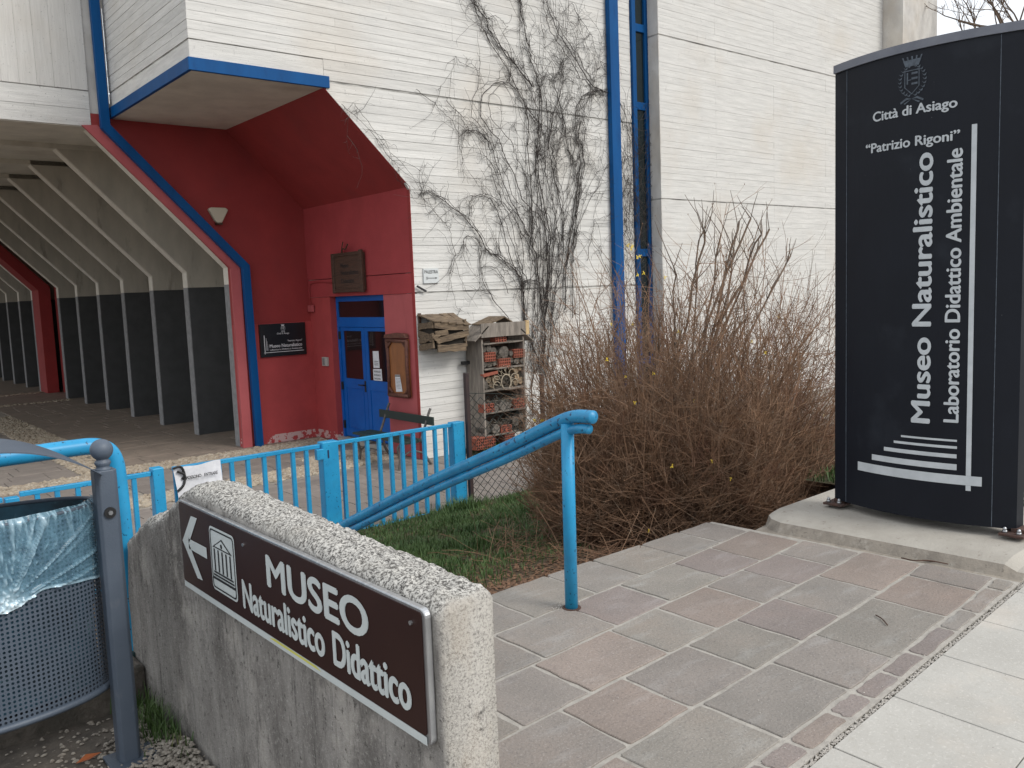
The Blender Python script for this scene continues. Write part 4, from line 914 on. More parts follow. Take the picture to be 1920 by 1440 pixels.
# low wall behind the bin
lw = MB(); nsx = 26
lw.box(-3, .984, 3.58, 3.95, -.95, .155)
tag(lw.build('low_wall', M('mossy_dark_concrete', (.15, .13, .11), (.08, .072, .06), 8, (1, 1, 1), .95, [((.03, .028, .022), 14, (1, 1, 1), .55, .7, .7), ((.28, .25, .2), 30, (1, 1, 1), .66, .72, .5)], (25, (1, 1, 1), .015)), None, (0, 3.7, 0), bevel=.02), 'low mossy concrete wall at the foot of the blue rail', 'wall')
# left ground
lg = MB().box(-8, .99, 1.0, 3.6, -.4, -.004); left = struct(lg.build('gravelly_path', M('dirty_ground', (.13, .11, .09), (.07, .06, .05), 10, (1, 1, 1), .95, [((.3, .27, .23), 60, (1, 1, 1), .62, .68, .6)], (40, (1, 1, 1), .006))))
rs = random.Random(5); x = -1.2
for j in range(4):
    x = -1.0+rs.uniform(0, .1)
    while x < .9:
        w = rs.uniform(.18, .32); y = 2.55-.2*j
        if x+w < .93: slab_mb([(x+.008, y-.19), (x+w-.008, y-.19), (x+w-.008, y-.008), (x+.008, y-.008)], -.01, .006+rs.uniform(-.002, .002), .005, 2, .005, .012).build('paving_stone', SLABS[rs.choice([0, 2, 3])], left)
        x += w
gv = MB()
for _ in range(2600):
    a = rs.random()
    if a < .72:
        y = rs.gauss(2.95, .28); xx = .97-abs(rs.gauss(0, .13))
    else:
        y = rs.uniform(2.5, 3.56); xx = rs.uniform(-.3, .97)
    if xx > .972 or y > 3.56 or y < 2.1: continue
    hh = max(0, .05*(1-abs(y-3.0)/.5))*max(0, 1-(.97-xx)/.3)
    pebble(gv, xx, y, hh*rs.random()+.0, rs.uniform(.004, .011), rs)
gv.build('gravel', M('pale_gravel', (.36, .33, .28), (.22, .19, .16), 60, (1, 1, 1), .9), kind='stuff')
# leaf on the ground
lf_ = P(165, 1425, 'z', .01)
tag(MB().addm([(lf_.x-.04, lf_.y, .012), (lf_.x, lf_.y-.02, .02), (lf_.x+.05, lf_.y+.02, .012), (lf_.x, lf_.y+.025, .022)], [(0, 1, 2, 3)]).build('fallen_leaf', solid('orange_leaf', (.35, .10, .03), .7), None, lf_), 'orange dead leaf beside the bin post foot', 'leaf')
# ================================================================== parapet wall with the museum sign
WX0, WX1 = .985, 1.135
def wtop(y):
    if y < 2.75: return .958+.037*(y-1.455)/1.295
    pts = [(2.75, .995), (2.90, .992), (3.0, .965), (3.12, .90), (3.30, .815), (3.42, .80), (3.55, .735), (3.69, .66), (3.74, .45), (3.78, .0)]
    for (a, b) in zip(pts, pts[1:]):
        if y <= b[0]: return a[1]+(b[1]-a[1])*(y-a[0])/(b[0]-a[0])
    return -.2
ysl = [1.455]+[1.47+.015*i for i in range(154)]
sec = []
pm = MB(); W_ = WX1-WX0
def ring(y, end=0):
    zt = wtop(y); r = .022; out = []
    rl_ = .045
    for z in np.linspace(-.95, zt-rl_, 26): out.append((WX0, z))
    for a in (20, 45, 70): out.append((WX0+rl_-rl_*math.cos(math.radians(a)), zt-rl_+rl_*math.sin(math.radians(a))))
    for t in np.linspace(0, 1, 9): out.append((WX0+rl_+(W_-rl_-r)*t, zt+.004*math.sin(math.pi*t)))
    for a in (70, 45, 20): out.append((WX1-r+r*math.cos(math.radians(a)), zt-r+r*math.sin(math.radians(a))))
    for z in np.linspace(zt-r, -.95, 12): out.append((WX1, z))
    return out
R_ = [ring(y) for y in ysl]; nr = len(R_[0])
for iy, y in enumerate(ysl):
    for k, (x, z) in enumerate(R_[iy]):
        top = 25 < k < 26+3+9+3
        amp = .0060 if top else .0018
        if iy == 0: x = 1.06+(x-1.06)*.90; z = z-.012*(1 if top else 0)
        q = Vector((x*38, y*38, z*38)); d = noise.noise(q)*amp+noise.noise(q*2.3)*amp*.7
        pm.v.append((x+(d if k > 40 else -d if k < 27 else 0), y+(-abs(d) if iy < 2 else 0), z+(d*1.6 if top else 0)))
for iy in range(len(ysl)-1):
    for k in range(nr-1): a = iy*nr+k; pm.f.append((a, a+1, a+nr+1, a+nr)); pm.mi.append(0)
pm.f.append(tuple(range(nr))[::-1]); pm.mi.append(0); pm.f.append(tuple(range((len(ysl)-1)*nr, len(ysl)*nr))); pm.mi.append(0)
tag(pm.build('parapet_wall', SWALL, None, (1.06, 2.6, 0), smooth=True), 'rough lichen-speckled concrete parapet carrying the brown museum sign', 'wall')
# sign
SX = .966
sg = thing('museum_sign', 'brown rectangular museum direction sign with white left arrow on parapet', 'sign', (.97, 2.2, .64))
def rrect(y0, y1, z0, z1, r, n=5):
    out = []
    for (cy_, cz_, a0) in ((y1-r, z1-r, 0), (y0+r, z1-r, 90), (y0+r, z0+r, 180), (y1-r, z0+r, 270)):
        for i in range(n+1): a = math.radians(a0+90*i/n); out.append((cy_+r*math.cos(a), cz_+r*math.sin(a)))
    return out
MB().poly(rrect(1.480, 2.97, .640, .944, .018), 'x', SX+.001, .9835).build('backing_tray', ALU, sg, bevel=.003)
MB().poly(rrect(1.492, 2.962, .662, .936, .01), 'x', SX-.0015, SX+.002).build('brown_face', SBRN, sg)
flat('white_stripe', [rect(1.492, 2.962, .641, .6605)], lambda y, z: (SX-.0012, y, z), SWHT, sg)
flat('yellow_streak', [[(1.97, .652), (2.28, .652), (2.25, .659), (2.0, .6585)]], lambda y, z: (SX-.0018, y, z), SYEL, sg)
fs_ = lambda y, z: (SX-.003, y, z)
flat('arrow', [[(2.846, .906), (2.790, .908), (2.885, .805), (2.945, .804)], [(2.945, .804), (2.885, .805), (2.779, .702), (2.826, .699)], [(2.886, .822), (2.724, .823), (2.725, .786), (2.886, .787)]], fs_, SWHT, sg)
def ringp(o, i):   # outline band as quads
    n = len(o); return [[o[k], o[(k+1) % n], i[(k+1) % n], i[k]] for k in range(n)]
oo = rrect(2.490, 2.690, .699, .905, .018)
flat('icon_panel', [oo], lambda y, z: (SX-.0026, y, z), SWHT, sg)
fi = lambda y, z: (SX-.0038, y, z)
io = rrect(2.497, 2.683, .706, .898, .014); ii = rrect(2.502, 2.678, .711, .893, .011)
flat('icon_border', ringp(io, ii), fi, BLK, sg)
flat('temple_icon', [[(2.668, .840), (2.590, .876), (2.512, .840)]]+[rect(2.524+.0315*i, 2.534+.0315*i, .765, .836) for i in range(5)]+[rect(2.513, 2.667, .757, .763), rect(2.508, 2.672, .747, .753), rect(2.502, 2.678, .735, .743)], fi, BLK, sg)
flat('temple_pediment', [[(2.648, .845), (2.590, .871), (2.532, .845)]], lambda y, z: (SX-.0046, y, z), SWHT, sg)
flat('pediment_dot', [[(2.590+.008*math.cos(a*.785), .854+.008*math.sin(a*.785)) for a in range(8)]], lambda y, z: (SX-.0054, y, z), BLK, sg)
put_text('lettering', 'MUSEO', fX(SX-.003, 2.262, .811), SWHT, sg, w=.545, h=.092, fat=.06)
put_text('lettering', 'Naturalistico', fX(SX-.003, 2.447, .699), SWHT, sg, w=.505, h=.090, fat=.05)
put_text('lettering', 'Didattico', fX(SX-.003, 1.892, .699), SWHT, sg, w=.345, h=.090, fat=.05)
for (y, z) in ((2.42, .895), (1.53, .905)): MB().tube([(SX-.001, y, z), (SX-.006, y, z)], .005, 8).build('rivet', ALU, sg)
# ================================================================== totem
def tx(y):  t = (y-2.47)/.56; return 5.30-.125*max(0, 1-t*t)
ya, yb = 1.905, 3.03
tt = thing('museum_totem', 'tall dark navy curved museum totem with vertical silver lettering', 'sign', (5.35, 2.47, .1))
N = 28; prof = [(tx(yb-(yb-ya)*i/N), yb-(yb-ya)*i/N) for i in range(N+1)]
back = [(5.72-(p[0]), p[1]) for p in prof][::-1]; back = [(5.40+(5.30-p[0]), p[1]) for p in prof][::-1]
outl = prof+back
MB().poly(outl, 'z', .135, 2.905).build('body', TOT, tt)
capo = [(x+(-.012 if i <= N else .012), 2.47+(y-2.47)*1.012) for i, (x, y) in enumerate(outl)]
MB().poly(capo, 'z', 2.906, 2.955).build('cap', TCAP, tt)
for ys_ in (2.927, 2.022): MB().box(tx(ys_)-.0025, tx(ys_)+.01, ys_-.0015, ys_+.0015, .14, 2.90).build('seam', SILF, tt)
for (yc, s) in ((3.03, 1), (1.93, -1)):
    MB().box(5.225, 5.47, yc-.09, yc+.045, .103, .118).build('base_plate', RUST, tt, bevel=.003)
    MB().box(5.29, 5.40, yc-.07-.0, yc-.0, .118, .14).build('base_spacer', RUST, tt)
    for dxx, dy in ((.03, -.055), (.03, .02)):
        q = MB(); cx_, cy_ = 5.225+dxx, yc+dy; q.tube([(cx_, cy_, .118), (cx_, cy_, .132)], .014, 6); q.lathe([(.011, .0), (.011, .012), (.006, .02), (.001, .022)], (cx_, cy_, .13), 10); q.build('bolt', STEEL, tt, smooth=True)
def ft(y, z, e=.0035): return (tx(y)-e, y, z)
def band(y0, y1, z0, z1):  # bar following the curve
    n = max(1, int(abs(y1-y0)/.04)); return [[(y0+(y1-y0)*i/n, z0), (y0+(y1-y0)*(i+1)/n, z0), (y0+(y1-y0)*(i+1)/n, z1), (y0+(y1-y0)*i/n, z1)] for i in range(n)]
flat('crest', crest(-2.475, 2.745, .265, 2), lambda u, z: ft(-u, z), SILF, tt)
def tl(y0, z0): return lambda u, v: ft(y0-u, z0+v)
put_text('lettering', 'Città di Asiago', tl(2.722, 2.545), SIL, tt, w=.495, h=.058, fat=.042)
put_text('lettering', '“Patrizio Rigoni”', tl(2.772, 2.362), SIL, tt, w=.56, h=.058, fat=.042)
def tv(y0, z0): return lambda u, v: ft(y0+v, z0+u)
put_text('lettering', 'Museo Naturalistico', tv(2.352, .728), SIL, tt, w=1.58, h=.112, fat=.05)
put_text('lettering', 'Laboratorio Didattico Ambientale', tv(2.196, .742), SIL, tt, w=1.57, h=.082, fat=.042)
bars = band(2.072, 2.826, .372, .428)
L_ = [rect(2.126, 2.152, .34, .3715), rect(2.126, 2.152, .4285, 2.437)]
D3 = lambda x, y: (1540+x/2.879, 560+y/2.879)
for (xa, yA, xb, yB, th) in ((270, 857, 730, 908, .036), (341, 810, 730, 850, .024), (397, 773, 732, 801, .0155), (437, 741, 732, 766, .012)):
    A_ = P(*D3(xa, yA), 'x', 5.19); B_ = P(*D3(xb, yB), 'x', 5.20); z = (A_.z+B_.z)/2; bars += band(B_.y, A_.y, z-th/2, z+th/2)
flat('logo_bars', bars+L_, lambda y, z: ft(y, z), SIL, tt)
# ================================================================== rubbish bin
bn_c = (.40, 3.26); ea, eb = .37, .165
rb = thing('rubbish_bin', 'grey perforated metal rubbish bin with arched lid and blue bag', 'bin', (.40, 3.2, 0))
def el(t, s=1.0, k=0): return (bn_c[0]+(ea*s+k)*math.cos(t), bn_c[1]+(eb*s+k)*math.sin(t))
# arc-length table
TT = [2*math.pi*i/720 for i in range(721)]; AL = [0]
for a, b in zip(TT, TT[1:]): p_, q_ = el(a), el(b); AL.append(AL[-1]+math.hypot(p_[0]-q_[0], p_[1]-q_[1]))
per = AL[-1]; pitch = .0152; ncl = int(per/pitch)
def t_at(s):
    s %= per; i = int(np.searchsorted(AL, s))-1; i = max(i, 0); return TT[i]+(TT[i+1]-TT[i])*(s-AL[i])/(AL[i+1]-AL[i])
bm = MB(); zb0, zb1 = .285, .925; nrw = int((zb1-zb0)/pitch)
cw = per/ncl; chh = (zb1-zb0)/nrw
NO = 8
for r_ in range(nrw):
    for c_i in range(ncl):
        sc = (c_i+.5)*cw; zc_ = zb0+(r_+.5)*chh; o = len(bm.v)
        for k in range(NO):
            a = math.pi/8+k*math.pi/4; t = t_at(sc+.0047*math.cos(a)); x, y = el(t); bm.v.append((x, y, zc_+.0047*math.sin(a)))
        cs = [(.5, .5), (-.5, .5), (-.5, -.5), (.5, -.5)]
        for (u, v) in cs: t = t_at(sc+u*cw); x, y = el(t); bm.v.append((x, y, zc_+v*chh))
        # octagon verts 0..7 at 22.5,67.5,112.5...; corners 8(++),9(-+),10(--),11(+-)
        for f in ((8, 9, 2, 1), (8, 1, 0), (9, 10, 4, 3), (9, 3, 2), (10, 11, 6, 5), (10, 5, 4), (11, 8, 0, 7), (11, 7, 6)): bm.f.append(tuple(o+q for q in f)); bm.mi.append(0)
basket = bm.build('perforated_basket', BIN, rb)
for (za, zb) in ((zb0-.022, zb0+.002), (zb1-.002, zb1+.012)):
    r2 = MB(); r2.tube([(*el(2*math.pi*i/60, 1, .002), (za+zb)/2) for i in range(61)], (zb-za)/2+.001, 6, False); r2.build('rim', BIN, rb, smooth=True)
ib = MB(); n = 60
ib.addm([(*el(2*math.pi*i/n), zb0-.005) for i in range(n)], [tuple(range(n))]); ib.build('bin_floor', BIN, rb)
# inner bag seen through the holes
ibg = MB(); n = 72; m_ = 16
for j in range(m_+1):
    for i in range(n):
        t = 2*math.pi*i/n; q = .97-.05*abs(noise.noise(Vector((math.cos(t)*5, math.sin(t)*5, j*.4))))-.07*(1-j/m_); x, y = el(t, q); ibg.v.append((x, y, zb0+.02+(zb1-zb0-.02)*j/m_))
for j in range(m_):
    for i in range(n): ibg.f.append((j*n+i, j*n+(i+1) % n, (j+1)*n+(i+1) % n, (j+1)*n+i)); ibg.mi.append(0)
IBM = M('blue_bag_inside', (.07, .17, .24), (.03, .05, .065), 7, (1, 1, 1), .3, [((.30, .50, .56), 9, (1, 1, .7), .58, .68, .7)])
ibg.build('inner_bag', IBM, rb, smooth=True)
# bag collar folded over the rim
bgm = MB(); NT, NZ = 260, 46; folds = []
t0, t1 = -math.pi*1.02, math.pi*.06
knot_t = -math.acos(max(-1, min(1, (.50-bn_c[0])/ea))); kz = .675
cxs = []
for j in range(NZ+1):
    v = j/NZ
    for i in range(NT+1):
        u = i/NT; t = t0+(t1-t0)*u; x, y = el(t)
        s = (x-(.455))
        ztop = .945+.008*noise.noise(Vector((u*14, 0, 0)))
        zbot = .70-.045*math.exp(-((x-.44)/.10)**2)-.012*noise.noise(Vector((u*9, 3, 0)))-.03*max(0, (x-.55))/.2
        z = ztop+(zbot-ztop)*v
        ang = math.atan2(z-kz, x-.455); dist = math.hypot(z-kz, x-.455)
        nz_ = noise.noise(Vector((ang*4.2, dist*1.2, 1.3))); rid = max(0, 1-abs(nz_)*7)*math.exp(-dist*1.2)
        nz2 = noise.noise(Vector((ang*10, dist*1.8, 7.7))); rid2 = max(0, 1-abs(nz2)*7)*math.exp(-dist*1.5)
        vert = max(0, 1-abs(noise.noise(Vector((u*42, v*1.2, 5))))*5)*(1-v)
        k = .006+.012*rid+.006*rid2+.005*vert+.006*math.sin(math.pi*v)
        if v < .06: k *= v/.06+.1
        if v > .93: k += .004
        x2, y2 = el(t, 1, k); bgm.v.append((x2, y2, z)); folds.append(min(1, .75*rid**3+.55*rid2**3+.5*vert**3+.35*(v > .96)+.5*math.exp(-(dist/.045)**2)))
for j in range(NZ):
    for i in range(NT): a = j*(NT+1)+i; bgm.f.append((a, a+1, a+NT+2, a+NT+1)); bgm.mi.append(0)
bag = tag(bgm.build('rubbish_bag', BAG, None, (.40, 3.1, .7), smooth=True), 'thin blue plastic bag folded over the grey bin rim', 'bag')
at = bag.data.attributes.new('fold', 'FLOAT', 'POINT'); at.data.foreach_set('value', folds)
# posts with ball finials, lid
for s, xx in ((1, .785), (-1, .015)):
    p_ = MB(); w = .036; chf = .012; yy = 3.155
    oc = [(xx-w+chf, yy-w), (xx+w-chf, yy-w), (xx+w, yy-w+chf), (xx+w, yy+w-chf), (xx+w-chf, yy+w), (xx-w+chf, yy+w), (xx-w, yy+w-chf), (xx-w, yy-w+chf)]
    p_.poly(oc, 'z', .01, 1.05); po = p_.build('post', BIN, rb, bevel=.003)
    q = MB(); q.lathe([(.028, 0), (.024, .006), (.020, .010), (.022, .016), (.027, .024), (.024, .031), (.019, .036)]+[(.037*math.cos(math.radians(a)), .070+.037*math.sin(math.radians(a))) for a in range(-58, 91, 8)], (xx, yy, 1.048), 24); q.build('ball_finial', BIN, po, smooth=True)
    MB().box(xx-.07, xx+.09, yy-.07, yy+.07, .0, .012).build('foot_plate', BIN, rb, bevel=.003)
    q = MB(); q.tube([(xx, yy-w-.0, .905), (xx, yy-w-.008, .905)], .019, 18); q.build('rubber_washer', RUBB, po); q = MB(); q.tube([(xx, yy-w-.007, .905), (xx, yy-w-.013, .905)], .008, 6); q.build('bolt', STEEL, po)
ld = MB(); n = 40
for i in range(n+1):
    x = .035+(.735)*i/n; t = (x-.40)/.365; z = 1.045+.132*(1-abs(t)**2.2)
    for (yy, dz) in ((3.035, 0), (3.40, 0), (3.40, -.004), (3.035, -.004)):
        bow = .03*(1-t*t); ld.v.append((x, yy+(-bow if yy < 3.2 else bow), z+dz))
for i in range(n):
    for k in range(4): a = i*4; ld.f.append((a+k, a+4+k, a+4+(k+1) % 4, a+(k+1) % 4)); ld.mi.append(0)
ld.build('arched_lid', BIN, rb, smooth=False)
# ================================================================== plants
def wander(p, d, L, n, curl=.25, grav=0, rs=random):
    pts = [Vector(p)]; d = Vector(d).normalized(); st_ = L/n
    for _ in range(n):
        d = (d+Vector((rs.uniform(-curl, curl), rs.uniform(-curl, curl), rs.uniform(-curl, curl)+grav))).normalized(); pts.append(pts[-1]+d*st_)
    return pts
BC = Vector((5.78, 4.38, .60)); LAT = Vector((.769, -.639, 0)); DEP = Vector((.639, .769, 0))
def env(q, k=1.0):      # 1 at the surface of the rounded crown
    d = q-BC; u = d.dot(LAT)/1.50; w = d.dot(DEP)/1.15; v = d.z/(1.58 if d.z > 0 else 1.25)
    return (abs(u)**2.2+abs(w)**2.2+abs(v)**2.4)
def ok(pts, lim=9):
    return all(not (q.y < 3.60+.05*q.z and q.x < 4.9) and not (q.x > 4.80 and q.y < 3.40) for q in pts) and env(pts[-1]) < lim
def grow_bush(base, R, Hh, ncane, seed, spread=1.0, side=(9, 16), rad=.0055, low=0.18, dirbias=(0, 0), rnd_=False):
    rs = random.Random(seed); tw_ = MB(); tips = []
    for c in range(ncane):
        az = rs.uniform(0, 6.283); rr = R*.35*math.sqrt(rs.random()); bx_ = base[0]+rr*math.cos(az); by_ = base[1]+rr*math.sin(az)*1.3
        az2 = az+rs.uniform(-.7, .7); elv = math.radians(rs.choice([rs.uniform(2, 30), rs.uniform(15, 50), rs.uniform(35, 70), rs.uniform(50, 88)]))
        d = Vector((math.cos(az2)*math.cos(elv)*spread+dirbias[0], math.sin(az2)*math.cos(elv)*spread+dirbias[1], math.sin(elv)))
        L = Hh*rs.uniform(.5, .92)*(.72+.28*math.sin(elv))
        pts = wander((bx_, by_, base[2]+rs.uniform(-.05, .05)), d, L, 8, .21, -.01*math.cos(elv), rs)
        if rnd_:
            lim = rs.uniform(.7, 1.25)
            while len(pts) > 4 and env(pts[-1]) > lim: pts.pop()
            if env(pts[-1]) > lim*1.3: continue
        if not ok(pts): continue
        NP = len(pts)-1
        r0 = rad*rs.uniform(.6, 1.25); tw_.tube(pts, [r0*(1-.75*i/8) for i in range(NP+1)], 3, False); tips.append(pts[-1])
        for s in range(rs.randint(*side)):
            k = rs.uniform(low, .97)*NP; i = int(k); q = pts[i].lerp(pts[min(i+1, NP)], k-i)
            ax = (pts[min(i+1, NP)]-pts[max(i-1, 0)]).normalized(); o = Vector((rs.uniform(-1, 1), rs.uniform(-1, 1), rs.uniform(-.9, .9))); dd = (ax*.62+o*.85)
            L2 = rs.uniform(.10, .42)*Hh/2.2; n2 = 4; p2 = wander(q, dd, L2, n2, .2, .02, rs); r1 = rad*rs.uniform(.22, .5)
            if not ok(p2, 1.5 if rnd_ else 9): continue
            tw_.tube(p2, [r1*(1-.6*j/n2) for j in range(n2+1)], 3, False); tips.append(p2[-1])
            if rs.random() < .55:
                j = rs.randint(1, 3); p3 = wander(p2[j], (p2[j]-p2[j-1]).normalized()+Vector((rs.uniform(-1, 1), rs.uniform(-1, 1), rs.uniform(-.6, 1)))*.8, L2*.5, 2, .2, 0, rs)
                if not ok(p3): continue
                tw_.tube(p3, [r1*.5, r1*.4, r1*.25], 3, False)
    return tw_, tips
bb = (5.40, 4.60, -.38)
bush = thing('forsythia_bush', 'large bare brown bush with tangled twigs behind the landing', 'bush', bb)
tw_, tips = grow_bush(bb, 1.7, 2.9, 1200, 21, 1.0, (12, 20), .0066, .12, (0, 0), True)
tw_.build('twigs', TWIG, bush, kind='stuff')
# second mass leaning towards the totem and the lawn
tw2, tips2 = grow_bush((5.0, 4.85, -.40), 1.3, 2.1, 330, 22, 1.0, (10, 17), .0062, .12, (0, 0), True); tw2.build('twigs', TWIG, bush, kind='stuff')
tw3, tips3 = grow_bush((5.95, 4.35, -.25), 1.4, 2.7, 620, 23, 1.0, (10, 17), .0055, .12, (0, 0), True); tw3.build('twigs', TWIG, bush, kind='stuff')
br = MB(); rs = random.Random(77)
for (px, py) in ((1378, 470), (1352, 440), (1322, 440), (1385, 415), (1405, 410), (1440, 430), (1425, 440), (1310, 450), (1265, 500), (1480, 480), (1240, 590), (1395, 600)):
    tip = P(px, py, 'y', 4.62+rs.uniform(-.25, .35)); a = Vector((bb[0]+rs.uniform(-.3, .3), bb[1]+rs.uniform(-.3, .3), bb[2])); mid = a.lerp(tip, .5)+Vector((rs.uniform(-.08, .08), 0, rs.uniform(-.02, .1)))
    pts = chaikin([a, mid, tip], 2); n = len(pts); r0 = rs.uniform(.009, .015); pts = [q+Vector((rs.uniform(-.018, .018), rs.uniform(-.02, .02), 0)) for q in pts]; br.tube(pts, [r0*(1-.4*i/n) for i in range(n)], 7)
    for _ in range(14):
        k = rs.randint(n//4, n-1); p2 = wander(pts[k], Vector((rs.uniform(-.7, .7), rs.uniform(-.4, .4), 1)), rs.uniform(.12, .4), 4, .2, .03, rs); br.tube(p2, [.004, .0035, .003, .0025, .0015], 4, False)
br.build('branches', BRAN, bush)
fl = MB(); rs = random.Random(8)
def flower(p):
    for k in range(4):
        a = k*1.57+rs.random(); d = Vector((math.cos(a), rs.uniform(-.4, .4), math.sin(a))); e = d.cross(Vector((0, 1, 0))).normalized()*.005
        fl.addm([p, p+d*.008+e, p+d*.018, p+d*.008-e], [(0, 1, 2, 3)])
for (px, py) in ((1178, 460), (1186, 462), (1183, 466), (1195, 482), (1200, 480), (1207, 512), (1195, 515), (1272, 622), (1357, 787), (1352, 790), (1545, 778), (1225, 700), (1410, 640), (1247, 520), (1500, 690), (1190, 755)): flower(P(px, py, 'y', 4.2+rs.uniform(-.1, .1)))
for t in rs.sample(tips, 40): flower(t)
fl.build('blossoms', YEL, bush, kind='stuff')
bud = MB()
for t in tips+tips2+tips3:
    if rs.random() < .5: r = rs.uniform(.003, .006); bud.addm([t+Vector((r, 0, 0)), t+Vector((0, r, 0)), t-Vector((r, r, 0)), t+Vector((0, 0, r*2.4))], [(0, 1, 3), (1, 2, 3), (2, 0, 3)])
bud.build('buds', TWIG, bush, kind='stuff')
rbush = thing('red_twig_shrub', 'smaller reddish twiggy shrub between the bush and the totem', 'shrub', (6.9, 4.9, -.2))
tw4, _ = grow_bush((6.9, 4.9, -.2), .7, 1.75, 170, 31, .6, (10, 16), .004); tw4.build('twigs', RTWIG, rbush, kind='stuff')
# climbing vine on the wall
V1 = lambda x, y: (780+x/4.8, y/4.8); V2 = lambda x, y: (780+x/4.8, 280+y/4.8); V6 = lambda x, y: (860+x/3.6, 360+y/3.6)
stems = [
 ([V6(600, 1300), V6(560, 1150), V6(580, 950), V6(590, 750), V6(610, 620), V6(612, 480), V6(620, 300), V2(1180, 650), V2(1120, 350), V2(1090, 100), V1(1100, 1380), V1(1140, 1000), V1(1120, 820), V1(1060, 600), V1(1010, 450), V1(980, 250), V1(940, 50), V1(930, -60)], 1.3),
 ([V6(480, 1250), V6(560, 1160), V6(470, 1000), V6(440, 800), V6(440, 600), V6(380, 520), V6(270, 430), V6(190, 400), V6(130, 280), V6(50, 180), V2(250, 460), V2(100, 370), V2(40, 400)], 1.1),
 ([V6(440, 900), V6(435, 620), V2(900, 1100), V2(830, 900), V2(780, 700), V2(720, 550), V2(660, 430), V2(560, 400), V2(480, 450), V2(480, 600)], 1.0),
 ([V6(560, 800), V6(540, 600), V6(520, 420), V2(1020, 780), V2(930, 600), V2(850, 450), V2(780, 300), V2(720, 120), V2(690, 0), V1(640, 1250), V1(560, 1180), V1(440, 1180)], 1.0),
 ([V6(600, 700), V6(600, 560), V2(1160, 620), V2(980, 500), V2(920, 350), V2(870, 200), V2(800, 60), V1(760, 1270), V1(640, 1150), V1(560, 1000), V1(600, 830), V1(760, 710), V1(880, 770), V1(980, 930), V1(1060, 1060), V1(1130, 1130)], 1.0),
 ([V6(720, 800), V2(1340, 1000), V2(1400, 700), V2(1430, 450), V2(1480, 200), V2(1470, 0), V1(1430, 1200), V1(1440, 960), V1(1500, 850), V1(1600, 810), V1(1700, 830)], 1.1),
 ([V1(1830, 860), V1(1600, 800), V1(1500, 650), V1(1350, 400), V1(1250, 250), V1(1200, 100), V1(1150, -50)], 1.1),
 ([V1(1060, 790), V1(950, 660), V1(860, 540), V1(750, 430), V1(650, 280), V1(640, 170), V1(560, 90), V1(480, -20)], 1.0),
 ([V2(1020, 1000), V2(1050, 600), V2(1030, 300), V1(1000, 1250), V1(1010, 1000), V1(900, 770), V1(780, 570), V1(700, 430), V1(600, 260), V1(540, 100), V1(500, -40)], .9),
 ([V1(640, 170), V1(710, 130), V1(770, 180), V1(825, 245)], .5),
 ([V6(350, 870), V6(240, 740), V6(160, 600), V6(140, 500), V6(140, 420), V2(560, 800), V2(430, 770), V2(420, 900), V2(330, 980), V2(290, 1130)], .7),
 ([V6(770, 850), V6(760, 500), V6(780, 250), V6(790, 100), V2(1460, 300), V2(1400, 100), V1(1350, 1300), V1(1330, 1050), V1(1270, 850), V1(1230, 700), V1(1300, 640)], .8),
 ([V6(660, 950), V6(600, 780), V6(580, 640), V6(460, 570), V6(440, 640)], .8),
 ([V2(1280, 1200), V2(1330, 950), V2(1310, 500), V2(1240, 250), V2(1200, 0), V1(1180, 1300), V1(1240, 1000), V1(1330, 740), V1(1300, 560)], .8),
 ([V1(350, 510), V1(420, 580), V1(560, 620), V1(620, 770)], .4), ([V1(350, 510), V1(330, 640), V1(200, 795)], .3),
 ([V1(0, 800), V1(120, 890), V1(240, 1000), V1(340, 1100), V1(380, 1200), V1(410, 1400), V2(430, 150), V2(420, 300)], .5),
 ([V1(280, 910), V1(400, 1030), V1(430, 1070), V1(540, 1130), V1(640, 1200)], .5),
 ([(845, 190), (870, 230), (905, 290), (935, 330)], .3), ([(665, 195), (690, 230), (730, 280), (745, 340)], .35), ([(655, 215), (648, 250), (655, 290)], .25), ([(640, 195), (700, 250), (740, 310), (790, 345)], .4),
 ([V2(300, 700), V2(240, 650), V2(120, 510), V2(20, 480)], .5), ([V2(350, 950), V2(320, 800), V2(290, 700)], .5), ([V2(1750, 1150), V2(1650, 930), V2(1540, 780), V2(1430, 700)], .5),
 ([V2(1540, 1000), V2(1590, 700), V2(1610, 630)], .6), ([V2(1330, 1100), V2(1450, 700), V2(1540, 500), V2(1640, 330), V2(1700, 170)], .6), ([V2(1740, 370), V2(1600, 380), V2(1500, 440)], .5),
 ([V2(830, 1300), V2(780, 1130), V2(700, 1050), V2(570, 1040), V2(570, 1250)], .6), ([V2(300, 1150), V2(340, 1350), V2(370, 1450), V6(20, 780)], .35),
 ([V1(1400, 20), V1(1480, 180), V1(1580, 310), V1(1620, 480), V1(1700, 640)], .5), ([V1(1810, 880), V1(1880, 1020), V1(1910, 1200), V2(1900, 100)], .7),
]
rv = random.Random(41)
for j in range(17):
    xt = 962+172*j/16; xb_ = 985+50*((j*7) % 17)/16; yt = rv.choice([-20, 60, 150, 240, 320]); n_ = 8
    stems.append(([(xb_+(xt-xb_)*(k_/n_)**1.3+rv.uniform(-9, 9), 700+(yt-700)*k_/n_) for k_ in range(n_+1)], .62))
vine = thing('climbing_vine', 'leafless dark climbing vine spreading up the white concrete wall', 'vine', (9.9, Y1-.05, ZC))
vm = MB(); vt = MB(); rs = random.Random(4)
def clampv(v, yy=Y1-.015): v.y = yy; return v
allst = []
